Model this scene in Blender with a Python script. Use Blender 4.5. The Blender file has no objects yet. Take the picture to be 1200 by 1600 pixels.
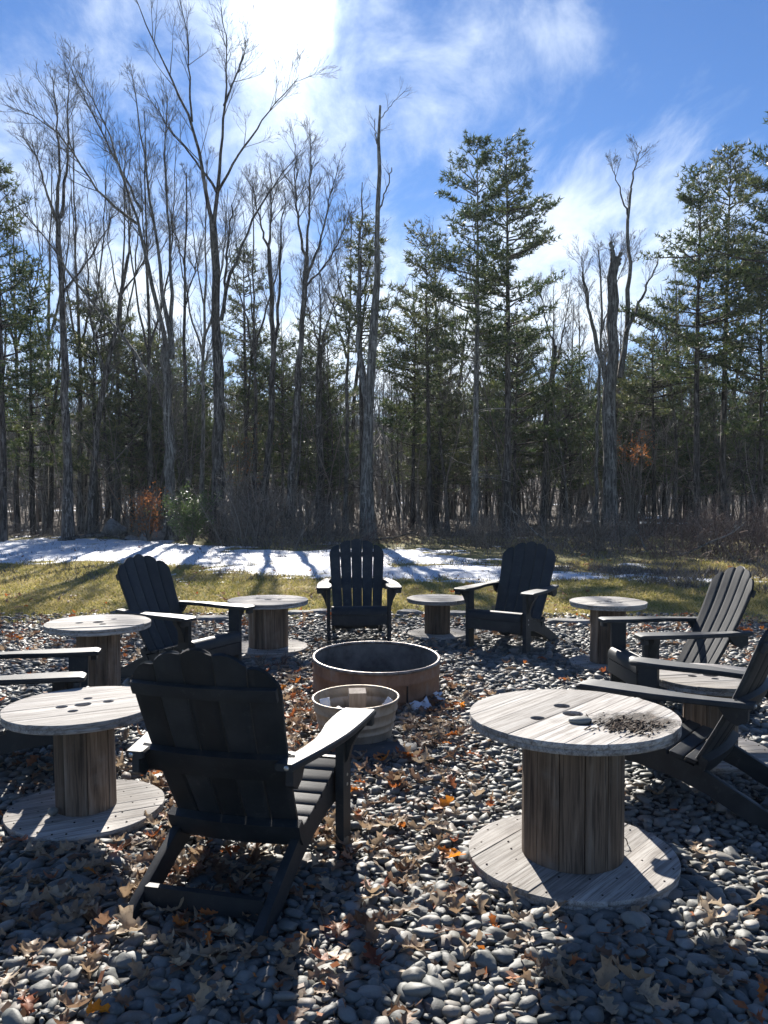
import bpy, bmesh, math, random
import numpy as np
from mathutils import Vector, Matrix, noise as mnoise

# ------------------------------------------------------------------ camera, sky, sun, exposure
scene = bpy.context.scene
C = scene.collection
R = math.radians
EYE = 1.5
FPX = 1330.0                      # focal length in photo pixels (photo is 1600 tall)
PITCH = math.atan(40 / FPX)
cam_d = bpy.data.cameras.new('camera')
cam = bpy.data.objects.new('camera', cam_d); C.objects.link(cam)
cam.location = (0, 0, EYE)
cam.rotation_euler = (math.pi / 2 - PITCH, 0, 0)
cam_d.sensor_fit = 'VERTICAL'; cam_d.sensor_height = 24; cam_d.lens = 24 * FPX / 1600
cam_d.clip_start = 0.05; cam_d.clip_end = 1500
scene.camera = cam

SUN_EL, SUN_AZ = R(29.6), R(-6.6)      # azimuth measured from +Y, negative to the left
sun_dir = Vector((math.sin(SUN_AZ) * math.cos(SUN_EL), math.cos(SUN_AZ) * math.cos(SUN_EL), math.sin(SUN_EL)))
SUN_STRENGTH, SKY_STRENGTH, EXPOSURE = 5.0, 0.085, 1.20
sd = bpy.data.lights.new('sun', 'SUN'); sd.energy = SUN_STRENGTH; sd.angle = R(0.55); sd.color = (1.0, 0.94, 0.86)
so = bpy.data.objects.new('sun', sd); C.objects.link(so)
so.rotation_euler = (-sun_dir).to_track_quat('-Z', 'Y').to_euler()
so.location = sun_dir * 60

world = bpy.data.worlds.new('World'); scene.world = world; world.use_nodes = True
scene.view_settings.view_transform = 'Standard'; scene.view_settings.look = 'None'
scene.view_settings.exposure = EXPOSURE; scene.view_settings.gamma = 1.0
scene.view_settings.use_curve_mapping = False
scene.cycles.max_bounces = 6; scene.cycles.diffuse_bounces = 3; scene.cycles.glossy_bounces = 2
scene.cycles.transmission_bounces = 3; scene.cycles.transparent_max_bounces = 4


class NT:
    """tiny node-tree helper"""
    def __init__(s, tree):
        s.t = tree; tree.nodes.clear()
    def n(s, typ, inp=None, **kw):
        nd = s.t.nodes.new(typ)
        for k, v in kw.items(): setattr(nd, k, v)
        for k, v in (inp or {}).items():
            sock = nd.inputs[k]
            if isinstance(v, bpy.types.NodeSocket): s.t.links.new(v, sock)
            else: sock.default_value = v
        return nd
    def math(s, op, a, b=0.0, c=0.0, clamp=False):
        nd = s.n('ShaderNodeMath', {0: a, 1: b, 2: c}, operation=op); nd.use_clamp = clamp
        return nd.outputs[0]
    def vmath(s, op, a, b=(0, 0, 0)):
        return s.n('ShaderNodeVectorMath', {0: a, 1: b}, operation=op)
    def mix(s, f, a, b, blend='MIX'):
        nd = s.n('ShaderNodeMix', data_type='RGBA', blend_type=blend, clamp_factor=True)
        for i, v in ((0, f), (6, a), (7, b)):
            if isinstance(v, bpy.types.NodeSocket): s.t.links.new(v, nd.inputs[i])
            else: nd.inputs[i].default_value = v if i == 0 or len(v) == 4 else (*v, 1)
        return nd.outputs[2]
    def ramp(s, f, stops, interp='LINEAR'):
        nd = s.n('ShaderNodeValToRGB', {0: f}); cr = nd.color_ramp; cr.interpolation = interp
        while len(cr.elements) < len(stops): cr.elements.new(0.5)
        for e, (p, c) in zip(cr.elements, stops):
            e.position = p; e.color = (*c, 1) if len(c) == 3 else c
        return nd.outputs[0]
    def smooth(s, v, a, b):
        return s.n('ShaderNodeMapRange', {0: v, 1: a, 2: b, 3: 0.0, 4: 1.0}, interpolation_type='SMOOTHSTEP').outputs[0]
    def noise(s, vec, scale, detail=4, rough=0.55, dist=0.0):
        return s.n('ShaderNodeTexNoise', {'Vector': vec, 'Scale': scale, 'Detail': detail, 'Roughness': rough, 'Distortion': dist})


CLOUD_SEED = 17.9
def build_world():
    t = NT(world.node_tree)
    sky = t.n('ShaderNodeTexSky', sky_type='NISHITA', sun_disc=False)
    sky.sun_elevation = SUN_EL; sky.sun_rotation = SUN_AZ
    sky.air_density = 1.0; sky.dust_density = 0.05; sky.ozone_density = 4.0
    d = t.n('ShaderNodeTexCoord').outputs['Generated']
    sep = t.n('ShaderNodeSeparateXYZ', {0: d})
    # thin high clouds on a plane far overhead
    zz = t.math('MAXIMUM', t.math('ADD', sep.outputs[2], 0.16), 0.03)
    px = t.math('DIVIDE', sep.outputs[0], zz); py = t.math('DIVIDE', sep.outputs[1], zz)
    pv = t.n('ShaderNodeCombineXYZ', {0: px, 1: py, 2: CLOUD_SEED}).outputs[0]
    warp = t.noise(pv, 1.1, 3, 0.5)
    wv = t.vmath('SUBTRACT', warp.outputs['Color'], (0.5, 0.5, 0.5)).outputs[0]
    sc = t.n('ShaderNodeVectorMath', {0: wv, 'Scale': 0.38}, operation='SCALE').outputs[0]
    pw = t.vmath('ADD', pv, sc).outputs[0]
    big = t.noise(t.vmath('MULTIPLY', pw, (0.9, 0.55, 1)).outputs[0], 1.25, 3, 0.5).outputs[0]
    fine = t.noise(t.vmath('MULTIPLY', pw, (1.7, 0.8, 1)).outputs[0], 2.6, 8, 0.62, 0.25).outputs[0]
    # where the bank of cloud lies: the veil round the sun, the fan to the right, the low bank
    def lobe(px_, py_, rad):
        v = Vector(((px_ - 600) / FPX, 1.0, (800 - py_) / FPX)); v.rotate(Matrix.Rotation(-PITCH, 3, 'X')); v.normalize()
        dt = t.vmath('DOT_PRODUCT', d, tuple(v)).outputs['Value']
        return t.smooth(dt, math.cos(R(rad)), 1.0)
    sund = t.vmath('DOT_PRODUCT', d, tuple(sun_dir)).outputs['Value']
    sundc = t.math('MAXIMUM', sund, 0.0)
    lobes = t.math('ADD', lobe(380, 20, 12), t.math('ADD', lobe(880, 300, 14), lobe(560, 420, 22)))
    lobes = t.math('ADD', lobes, lobe(120, 330, 14))
    lobes = t.math('MINIMUM', lobes, 1.0)
    dens = t.math('ADD', t.math('MULTIPLY', big, 0.75), t.math('MULTIPLY', fine, 0.75))
    dens = t.math('ADD', dens, t.math('MULTIPLY', lobes, 0.20))
    mask = t.math('MULTIPLY', t.math('MULTIPLY', t.smooth(dens, 0.79, 1.15), 0.88), t.smooth(sep.outputs[2], 0.0, 0.06))
    low = t.smooth(sep.outputs[2], 0.34, 0.05)                    # haze-white towards the horizon
    mask = t.math('ADD', mask, t.math('MULTIPLY', low, 0.34), clamp=True)
    glow1 = t.math('POWER', sundc, 60.0); glow2 = t.math('POWER', sundc, 1500.0); glow3 = t.math('POWER', sundc, 260.0)
    inten = t.math('ADD', 6.2, t.math('ADD', t.math('MULTIPLY', glow1, 0.8), t.math('ADD', t.math('MULTIPLY', glow3, 2.2), t.math('MULTIPLY', glow2, 40.0))))
    cl = t.n('ShaderNodeVectorMath', {0: (0.90, 1.0, 1.12), 'Scale': inten}, operation='SCALE').outputs[0]
    base = t.mix(1.0, sky.outputs[0], (0.32, 0.45, 0.62, 1), 'MULTIPLY')
    out = t.mix(mask, base, cl)
    # the thin veil scatters light forward close to the sun
    veil = t.n('ShaderNodeVectorMath', {0: (1.0, 0.98, 0.93), 'Scale': t.math('ADD', t.math('MULTIPLY', glow3, 0.4), t.math('MULTIPLY', glow2, 12.0))}, operation='SCALE').outputs[0]
    out = t.vmath('ADD', out, veil).outputs[0]
    bg = t.n('ShaderNodeBackground', {0: out, 1: SKY_STRENGTH})
    t.n('ShaderNodeOutputWorld', {0: bg.outputs[0]})
build_world()

# ------------------------------------------------------------------ helpers
def at(px, py, Y):
    """world point seen at photo pixel (px, py) at distance Y ahead"""
    v = Vector(((px - 600) / FPX, 1.0, (800 - py) / FPX)); v.rotate(Matrix.Rotation(-PITCH, 3, 'X'))
    k = Y / v.y
    return np.array((v.x * k, Y, EYE + v.z * k))

def on_ground(px, py, z=0.0):
    v = Vector(((px - 600) / FPX, 1.0, (800 - py) / FPX)); v.rotate(Matrix.Rotation(-PITCH, 3, 'X'))
    k = (z - EYE) / v.z
    return np.array((v.x * k, v.y * k, z))

def mesh_obj(name, verts, faces, mat=None, parent=None, smooth=None, kind=None):
    me = bpy.data.meshes.new(name)
    if isinstance(verts, np.ndarray) and isinstance(faces, np.ndarray):
        k = faces.shape[1]
        me.vertices.add(len(verts)); me.vertices.foreach_set('co', verts.astype(np.float32).ravel())
        me.loops.add(faces.size); me.loops.foreach_set('vertex_index', faces.astype(np.int32).ravel())
        me.polygons.add(len(faces))
        me.polygons.foreach_set('loop_start', np.arange(0, faces.size, k, dtype=np.int32))
        me.update(calc_edges=True)
    else:
        me.from_pydata([tuple(v) for v in verts], [], [tuple(f) for f in faces]); me.update()
    if smooth is not None:
        me.polygons.foreach_set('use_smooth', np.ones(len(me.polygons), dtype=bool))
        if smooth < 179: me.set_sharp_from_angle(angle=R(smooth))
        me.update()
    if mat: me.materials.append(mat)
    o = bpy.data.objects.new(name, me); C.objects.link(o)
    if parent: o.parent = parent
    if kind: o['kind'] = kind
    return o

def link_mesh(name, me, parent=None):
    o = bpy.data.objects.new(name, me); C.objects.link(o)
    if parent: o.parent = parent
    return o

def thing(name, label, cat, loc=(0, 0, 0), rz=0.0, group=None):
    o = bpy.data.objects.new(name, None); C.objects.link(o)
    o.empty_display_size = 0.1
    o.location = tuple(loc); o.rotation_euler = (0, 0, rz)
    o['label'] = label; o['category'] = cat
    if group: o['group'] = group
    return o

def tag(o, label, cat, group=None):
    o['label'] = label; o['category'] = cat
    if group: o['group'] = group
    return o

class MB:
    def __init__(s): s.v = []; s.f = []
    def add(s, v, f):
        b = len(s.v); s.v += [tuple(p) for p in v]; s.f += [tuple(i + b for i in q) for q in f]
        return s
    def loft(s, rings, caps=True, closed=False):
        n = len(rings[0]); v = [p for r in rings for p in r]; f = []
        m = len(rings)
        for i in range(m if closed else m - 1):
            j = (i + 1) % m
            for k in range(n):
                l = (k + 1) % n
                f.append((i * n + k, i * n + l, j * n + l, j * n + k))
        if caps and not closed:
            f.append(tuple(range(n))[::-1]); f.append(tuple((m - 1) * n + k for k in range(n)))
        return s.add(v, f)
    def prism(s, poly, x0, x1, ch=0.003):
        """polygon in (y,z) extruded along x, with slightly chamfered ends"""
        c = np.mean(np.array(poly), 0)
        def ring(x, sh):
            r = []
            for p in poly:
                d = np.array(p) - c; L = np.linalg.norm(d) or 1
                q = np.array(p) - d / L * sh
                r.append((x, q[0], q[1]))
            return r
        return s.loft([ring(x0, ch), ring(x0 + ch, 0), ring(x1 - ch, 0), ring(x1, ch)])
    def box(s, x0, x1, y0, y1, z0, z1, ch=0.004):
        return s.prism([(y0, z0), (y1, z0), (y1, z1), (y0, z1)], x0, x1, ch)
    def lathe(s, prof, n=48, closed=False):
        rings = []
        for r, z in prof:
            rings.append([(r * math.cos(2 * math.pi * k / n), r * math.sin(2 * math.pi * k / n), z) for k in range(n)])
        return s.loft(rings, caps=True, closed=closed)
    def obj(s, name, mat, parent=None, smooth=35, **kw):
        o = mesh_obj(name, s.v, s.f, mat, parent, smooth, **kw)
        bm = bmesh.new(); bm.from_mesh(o.data); bmesh.ops.recalc_face_normals(bm, faces=bm.faces); bm.to_mesh(o.data); bm.free()
        return o

# ------------------------------------------------------------------ materials
def material(name, fn):
    m = bpy.data.materials.new(name); m.use_nodes = True
    t = NT(m.node_tree)
    fn(t)
    return m

def bsdf(t, color, rough=0.6, bump=None, spec=0.5, metal=0.0, trans=None, bstr=0.3, bdist=0.01, extra=None):
    inp = {'Base Color': color if isinstance(color, bpy.types.NodeSocket) else (*color, 1), 'Roughness': rough, 'Metallic': metal, 'Specular IOR Level': spec}
    if extra: inp.update(extra)
    if bump is not None:
        inp['Normal'] = t.n('ShaderNodeBump', {'Height': bump, 'Strength': bstr, 'Distance': bdist}).outputs[0]
    b = t.n('ShaderNodeBsdfPrincipled', inp)
    sh = b.outputs[0]
    if trans:
        f, col = trans
        tr = t.n('ShaderNodeBsdfTranslucent', {0: col if isinstance(col, bpy.types.NodeSocket) else (*col, 1)})
        sh = t.n('ShaderNodeMixShader', {0: f, 1: sh, 2: tr.outputs[0]}).outputs[0]
    t.n('ShaderNodeOutputMaterial', {0: sh})

def objco(t): return t.n('ShaderNodeTexCoord').outputs['Object']
def geopos(t): return t.n('ShaderNodeNewGeometry').outputs['Position']
def island(t): return t.n('ShaderNodeNewGeometry').outputs['Random Per Island']
def orand(t): return t.n('ShaderNodeObjectInfo').outputs['Random']
def rnd(t): return t.math('FRACT', t.math('ADD', island(t), orand(t)))

def m_chair(t):
    p = objco(t)
    n1 = t.noise(p, 260, 3, 0.6).outputs[0]; n2 = t.noise(p, 9, 4, 0.6).outputs[0]
    col = t.mix(t.smooth(n2, 0.35, 0.75), (0.012, 0.0165, 0.020), (0.028, 0.032, 0.035))
    dust = t.smooth(t.noise(p, 34, 5, 0.7).outputs[0], 0.56, 0.80)
    col = t.mix(t.math('MULTIPLY', dust, 0.5), col, (0.11, 0.107, 0.10))
    col = t.n('ShaderNodeVectorMath', {0: col, 'Scale': t.math('ADD', 0.7, t.math('MULTIPLY', orand(t), 0.6))}, operation='SCALE').outputs[0]
    bsdf(t, col, t.math('ADD', 0.48, t.math('MULTIPLY', n2, 0.16)), n1, 0.40, bstr=0.25, bdist=0.002)
M_CHAIR = material('black_plastic_lumber', m_chair)

def m_wood(axis, dark, stain=None):
    def fn(t):
        p = objco(t)
        r = orand(t)
        off = t.n('ShaderNodeCombineXYZ', {0: t.math('MULTIPLY', r, 17.0), 1: t.math('MULTIPLY', r, 31.0), 2: t.math('MULTIPLY', r, 11.0)}).outputs[0]
        pp = t.vmath('ADD', p, off).outputs[0]
        st = {'x': (2.2, 46, 46), 'z': (26, 26, 1.6)}[axis]
        g = t.noise(t.vmath('MULTIPLY', pp, st).outputs[0], 1.0, 6, 0.62, 0.5).outputs[0]
        st2 = {'x': (5, 190, 190), 'z': (120, 120, 4)}[axis]
        g2 = t.noise(t.vmath('MULTIPLY', pp, st2).outputs[0], 1.0, 3, 0.6).outputs[0]
        blot = t.noise(pp, 5.5, 5, 0.6).outputs[0]
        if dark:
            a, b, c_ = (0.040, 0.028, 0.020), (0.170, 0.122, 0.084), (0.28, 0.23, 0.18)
        else:
            a, b, c_ = (0.15, 0.13, 0.11), (0.40, 0.375, 0.34), (0.54, 0.525, 0.49)
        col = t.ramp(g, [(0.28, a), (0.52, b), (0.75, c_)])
        col = t.mix(t.math('MULTIPLY', t.smooth(g2, 0.50, 0.64), 0.7), col, a)
        col = t.mix(t.math('MULTIPLY', t.smooth(blot, 0.52, 0.75), 0.45), col, (0.12, 0.105, 0.09) if not dark else (0.20, 0.18, 0.155))
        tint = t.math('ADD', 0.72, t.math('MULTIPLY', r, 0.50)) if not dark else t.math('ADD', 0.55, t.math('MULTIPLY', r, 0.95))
        col = t.n('ShaderNodeVectorMath', {0: col, 'Scale': tint}, operation='SCALE').outputs[0]
        h = t.math('ADD', t.math('MULTIPLY', g, 0.6), t.math('MULTIPLY', g2, 0.6))
        if stain:
            # a rotten, flaking patch of the boards
            sx, sy, sr = stain
            dx = t.vmath('SUBTRACT', p, (sx, sy, 0)).outputs[0]
            dx = t.vmath('MULTIPLY', dx, (1, 1, 0)).outputs[0]
            ln = t.vmath('LENGTH', dx).outputs['Value']
            ln = t.math('ADD', ln, t.math('MULTIPLY', t.math('SUBTRACT', t.noise(p, 14, 5, 0.7).outputs[0], 0.5), 0.30))
            m = t.math('MULTIPLY', t.smooth(ln, sr, sr * 0.55), t.math('GREATER_THAN', t.n('ShaderNodeSeparateXYZ', {0: p}).outputs[2], 0.3))
            flv = t.noise(t.vmath('MULTIPLY', p, (26, 85, 1)).outputs[0], 1.0, 5, 0.7, 0.4).outputs[0]
            mm = t.math('MULTIPLY', m, t.smooth(flv, 0.30, 0.44))
            col = t.mix(mm, col, t.mix(t.smooth(flv, 0.45, 0.7), (0.022, 0.016, 0.011), (0.12, 0.085, 0.06)))
            h = t.math('ADD', h, t.math('MULTIPLY', mm, t.math('MULTIPLY', flv, -4.0)))
        bsdf(t, col, 0.78, h, 0.3, bstr=0.55, bdist=0.006)
    return fn
M_WOOD = material('weathered_board', m_wood('x', False))
M_WOOD_STAIN = material('weathered_board_flaking', m_wood('x', False, (0.05, -0.25, 0.19)))
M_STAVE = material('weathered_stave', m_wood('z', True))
def m_plain(col, rough=0.6, metal=0.0, spec=0.5):
    return lambda t: bsdf(t, col, rough, None, spec, metal)
M_NAIL = material('rusty_nail', m_plain((0.03, 0.022, 0.018), 0.6, 0.6))
M_BOLT = material('zinc_bolt', m_plain((0.55, 0.55, 0.53), 0.35, 1.0))
M_WIRE = material('dark_wire', m_plain((0.06, 0.05, 0.045), 0.5, 0.8))

def m_rust(t):
    p = objco(t)
    n = t.noise(t.vmath('MULTIPLY', p, (1, 1, 0.5)).outputs[0], 5.0, 6, 0.6).outputs[0]
    f = t.noise(p, 38, 5, 0.65).outputs[0]
    streak = t.noise(t.vmath('MULTIPLY', p, (9, 9, 2.5)).outputs[0], 1.0, 4, 0.6).outputs[0]
    v = t.math('ADD', t.math('MULTIPLY', n, 0.9), t.math('MULTIPLY', streak, 0.1))
    col = t.ramp(v, [(0.34, (0.11, 0.08, 0.063)), (0.44, (0.28, 0.155, 0.092)), (0.56, (0.42, 0.245, 0.15)), (0.66, (0.38, 0.33, 0.28))])
    col = t.mix(t.math('MULTIPLY', f, 0.5), col, (0.05, 0.03, 0.022))
    bsdf(t, col, 0.72, f, 0.4, 0.25, bstr=0.3, bdist=0.004)
M_RUST = material('rusty_steel', m_rust)
def m_inner(t):
    p = objco(t)
    n = t.noise(t.vmath('MULTIPLY', p, (5, 5, 5)).outputs[0], 1.0, 7, 0.68).outputs[0]
    col = t.ramp(n, [(0.3, (0.06, 0.056, 0.052)), (0.55, (0.19, 0.178, 0.165)), (0.75, (0.28, 0.25, 0.225))])
    bsdf(t, col, 0.7, n, 0.4, 0.2, bstr=0.2, bdist=0.004)
M_INNER = material('sooty_steel', m_inner)
M_RIM = material('worn_steel_rim', lambda t: bsdf(t, t.ramp(t.noise(objco(t), 22, 4, 0.6).outputs[0], [(0.35, (0.13, 0.10, 0.085)), (0.65, (0.30, 0.275, 0.25))]), 0.45, None, 0.5, 0.6))
def m_galv(t):
    p = objco(t)
    n = t.noise(p, 7, 6, 0.65).outputs[0]
    s = t.n('ShaderNodeTexVoronoi', {'Vector': p, 'Scale': 55.0}).outputs['Color']
    sv = t.n('ShaderNodeSeparateColor', {0: s}).outputs[0]
    st = t.noise(t.vmath('MULTIPLY', p, (22, 22, 2)).outputs[0], 1.0, 4, 0.6).outputs[0]
    col = t.ramp(n, [(0.3, (0.21, 0.165, 0.115)), (0.5, (0.43, 0.365, 0.275)), (0.7, (0.52, 0.465, 0.38))])
    col = t.mix(t.math('MULTIPLY', sv, 0.25), col, (0.30, 0.29, 0.28))
    col = t.mix(t.math('MULTIPLY', t.smooth(st, 0.5, 0.72), 0.6), col, (0.22, 0.15, 0.10))
    bsdf(t, col, 0.55, n, 0.5, 0.45, bstr=0.15, bdist=0.01)
M_GALV = material('dull_galvanised_steel', m_galv)
M_ASH = material('wet_ash', lambda t: bsdf(t, t.ramp(t.noise(objco(t), 16, 6, 0.7).outputs[0], [(0.35, (0.02, 0.02, 0.02)), (0.65, (0.13, 0.125, 0.12))]), 0.9, t.noise(objco(t), 30, 5, 0.7).outputs[0], bstr=0.8, bdist=0.03))
M_PAPER = material('white_paper', m_plain((0.78, 0.80, 0.82), 0.7))
M_BLOCK = material('sawn_wood', lambda t: bsdf(t, t.ramp(t.noise(t.vmath('MULTIPLY', objco(t), (40, 40, 5)).outputs[0], 1, 4).outputs[0], [(0.3, (0.22, 0.17, 0.13)), (0.7, (0.42, 0.35, 0.28))]), 0.8))

def m_pebble(t):
    r = rnd(t)
    p = geopos(t)
    col = t.ramp(r, [(0.0, (0.058, 0.062, 0.058)), (0.18, (0.125, 0.134, 0.124)), (0.40, (0.180, 0.188, 0.168)), (0.58, (0.085, 0.091, 0.087)), (0.76, (0.245, 0.245, 0.215)), (0.90, (0.195, 0.158, 0.124)), (1.0, (0.36, 0.345, 0.305))])
    n = t.noise(p, 130, 4, 0.6).outputs[0]; n2 = t.noise(p, 42, 3, 0.6).outputs[0]
    col = t.mix(t.math('MULTIPLY', t.smooth(n2, 0.45, 0.7), 0.4), col, (0.26, 0.26, 0.245))
    sp = t.smooth(t.noise(p, 420, 2, 0.5).outputs[0], 0.58, 0.70)
    col = t.mix(t.math('MULTIPLY', n, 0.30), col, (0.07, 0.068, 0.064))
    col = t.mix(t.math('MULTIPLY', sp, 0.35), col, (0.05, 0.05, 0.05))
    bsdf(t, col, 0.62, n, 0.4, bstr=0.25, bdist=0.003)
M_PEBBLE = material('river_pebble', m_pebble)
def m_stone(t):
    p = objco(t)
    n = t.noise(p, 9, 7, 0.65).outputs[0]
    col = t.ramp(n, [(0.3, (0.10, 0.10, 0.095)), (0.55, (0.22, 0.215, 0.20)), (0.75, (0.34, 0.33, 0.31))])
    bsdf(t, col, 0.85, n, 0.3, bstr=0.5, bdist=0.03)
M_STONE = material('field_stone', m_stone)
M_SLATE = material('dark_slate', lambda t: bsdf(t, t.ramp(t.noise(objco(t), 8, 5).outputs[0], [(0.3, (0.025, 0.03, 0.034)), (0.7, (0.07, 0.075, 0.08))]), 0.7, t.noise(objco(t), 30, 5).outputs[0], bstr=0.3))

def m_gravel_bed(t):
    p = geopos(t)
    v = t.n('ShaderNodeTexVoronoi', {'Vector': t.vmath('MULTIPLY', p, (1, 1, 0)).outputs[0], 'Scale': 24.0})
    vr = t.n('ShaderNodeSeparateColor', {0: v.outputs['Color']}).outputs[0]
    col = t.ramp(vr, [(0.0, (0.06, 0.06, 0.058)), (1.0, (0.16, 0.16, 0.15))])
    col = t.mix(t.smooth(v.outputs['Distance'], 0.25, 0.6), col, (0.02, 0.018, 0.015))
    bsdf(t, col, 0.8, t.math('SUBTRACT', 1.0, v.outputs['Distance']), bstr=1.0, bdist=0.03)
M_BED = material('gravel_bed', m_gravel_bed)
def m_lawn(t):
    p = geopos(t)
    a = t.noise(p, 0.55, 5, 0.6).outputs[0]; b = t.noise(p, 14, 5, 0.7).outputs[0]
    col = t.ramp(a, [(0.32, (0.13, 0.135, 0.036)), (0.5, (0.28, 0.245, 0.075)), (0.68, (0.38, 0.30, 0.14))])
    col = t.mix(t.smooth(b, 0.48, 0.7), col, (0.085, 0.065, 0.035))
    col = t.mix(t.smooth(t.noise(p, 0.9, 5, 0.65).outputs[0], 0.54, 0.66), col, (0.16, 0.115, 0.07))
    bsdf(t, col, 0.9, b, 0.2, bstr=0.9, bdist=0.04)
M_LAWN = material('winter_lawn', m_lawn)
def m_blade(t):
    r = island(t); p = geopos(t)
    a = t.noise(p, 0.55, 5, 0.6).outputs[0]
    v = t.math('ADD', t.math('MULTIPLY', r, 0.55), t.math('MULTIPLY', a, 0.62))
    col = t.ramp(v, [(0.25, (0.15, 0.165, 0.035)), (0.42, (0.31, 0.285, 0.07)), (0.60, (0.45, 0.37, 0.13)), (0.85, (0.52, 0.43, 0.23))])
    bsdf(t, col, 0.7, None, 0.25, trans=(0.45, col))
M_BLADE = material('dormant_grass', m_blade)
def m_floor(t):
    p = geopos(t)
    a = t.noise(p, 0.35, 5, 0.6).outputs[0]; b = t.noise(p, 6, 6, 0.7).outputs[0]
    col = t.ramp(b, [(0.3, (0.030, 0.023, 0.017)), (0.55, (0.080, 0.060, 0.043)), (0.75, (0.14, 0.106, 0.075))])
    col = t.mix(t.smooth(a, 0.55, 0.72), col, (0.10, 0.088, 0.055))
    bsdf(t, col, 0.95, b, 0.2, bstr=0.9, bdist=0.08)
M_FLOOR = material('forest_litter', m_floor)
def m_hill(t):
    p = geopos(t)
    b = t.noise(p, 1.3, 6, 0.7).outputs[0]; s = t.noise(p, 0.25, 6, 0.7).outputs[0]
    col = t.ramp(b, [(0.3, (0.05, 0.042, 0.036)), (0.7, (0.17, 0.14, 0.115))])
    col = t.mix(t.smooth(s, 0.58, 0.64), col, (0.75, 0.78, 0.82))
    bsdf(t, col, 0.95, b, 0.1, bstr=0.8, bdist=0.3)
M_HILL = material('wooded_hillside', m_hill)
M_SNOW = material('old_snow', lambda t: bsdf(t, t.mix(t.smooth(t.noise(geopos(t), 2.6, 7, 0.72).outputs[0], 0.56, 0.74), (0.70, 0.73, 0.77), (0.30, 0.26, 0.21)), 0.6, t.noise(geopos(t), 5, 6, 0.65).outputs[0], 0.3, bstr=0.7, bdist=0.10, extra={'Subsurface Weight': 0.0}))

def m_bark(c0, c1, c2):
    def fn(t):
        p = objco(t); r = orand(t)
        n = t.noise(t.vmath('MULTIPLY', p, (14, 14, 2.0)).outputs[0], 1.0, 6, 0.65, 0.4).outputs[0]
        b = t.noise(p, 1.6, 4, 0.6).outputs[0]
        fu = t.noise(t.vmath('MULTIPLY', p, (26, 26, 3.0)).outputs[0], 1.0, 4, 0.7, 0.6).outputs[0]
        col = t.ramp(n, [(0.36, c0), (0.50, c1), (0.64, c2)])
        col = t.mix(t.smooth(fu, 0.54, 0.44), col, c0)
        col = t.mix(t.math('MULTIPLY', t.smooth(t.noise(p, 4.5, 5, 0.7).outputs[0], 0.56, 0.70), 0.5), col, tuple(min(1, 1.5 * q) for q in c2))
        col = t.mix(t.smooth(b, 0.55, 0.75), col, c2)
        col = t.n('ShaderNodeVectorMath', {0: col, 'Scale': t.math('ADD', 0.7, t.math('MULTIPLY', r, 0.6))}, operation='SCALE').outputs[0]
        bsdf(t, col, 0.9, n, 0.2, bstr=0.8, bdist=0.03)
    return fn
M_BARK = material('grey_bark', m_bark((0.040, 0.035, 0.031), (0.135, 0.120, 0.104), (0.26, 0.24, 0.215)))
M_BARK_PALE = material('pale_grey_bark', m_bark((0.075, 0.07, 0.062), (0.21, 0.197, 0.175), (0.34, 0.33, 0.295)))
M_BARK_DARK = material('dark_pine_bark', m_bark((0.03, 0.025, 0.022), (0.10, 0.085, 0.073), (0.19, 0.168, 0.148)))
M_TWIG = material('bare_twigs', lambda t: bsdf(t, t.mix(rnd(t), (0.075, 0.068, 0.06), (0.19, 0.172, 0.15)), 0.85, None, 0.3))
M_BRUSH = material('dry_brush', lambda t: bsdf(t, t.ramp(rnd(t), [(0, (0.065, 0.058, 0.05)), (0.5, (0.16, 0.14, 0.118)), (0.8, (0.29, 0.26, 0.225)), (1, (0.20, 0.13, 0.09))]), 0.8, None, 0.35))
M_BRUSH_RED = material('reddish_brush', lambda t: bsdf(t, t.ramp(rnd(t), [(0, (0.07, 0.048, 0.04)), (0.5, (0.18, 0.125, 0.098)), (0.8, (0.31, 0.25, 0.20)), (1, (0.20, 0.10, 0.08))]), 0.8, None, 0.35))
def m_needles(a, b, c_):
    def fn(t):
        col = t.ramp(rnd(t), [(0.0, a), (0.55, b), (1.0, c_)])
        big = t.noise(geopos(t), 0.9, 3, 0.5).outputs[0]
        col = t.mix(t.smooth(big, 0.55, 0.75), col, c_)
        bsdf(t, col, 0.55, None, 0.4, trans=(0.35, col))
    return fn
M_NEEDLE = material('pine_needles', m_needles((0.030, 0.055, 0.026), (0.068, 0.105, 0.038), (0.15, 0.165, 0.052)))
M_NEEDLE_PALE = material('pale_pine_needles', m_needles((0.045, 0.068, 0.034), (0.10, 0.125, 0.05), (0.19, 0.19, 0.075)))
M_EVERGREEN = material('laurel_leaves', lambda t: bsdf(t, t.ramp(rnd(t), [(0, (0.035, 0.065, 0.022)), (0.6, (0.085, 0.13, 0.04)), (1, (0.15, 0.19, 0.07))]), 0.45, None, 0.5, trans=(0.28, (0.11, 0.16, 0.04))))
M_BEECH = material('rust_beech_leaves', lambda t: bsdf(t, t.ramp(rnd(t), [(0, (0.12, 0.05, 0.02)), (0.6, (0.30, 0.125, 0.045)), (1, (0.42, 0.22, 0.09))]), 0.6, None, 0.3, trans=(0.5, (0.42, 0.16, 0.05))))
def m_leaf(stops, tr=0.35):
    def fn(t):
        r = rnd(t); p = geopos(t)
        col = t.ramp(r, stops)
        n = t.noise(p, 60, 4, 0.65).outputs[0]
        col = t.mix(t.math('MULTIPLY', t.smooth(n, 0.5, 0.72), 0.5), col, (0.10, 0.055, 0.03))
        bsdf(t, col, 0.55, n, 0.35, trans=(tr, col), bstr=0.3, bdist=0.004)
    return fn
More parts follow.
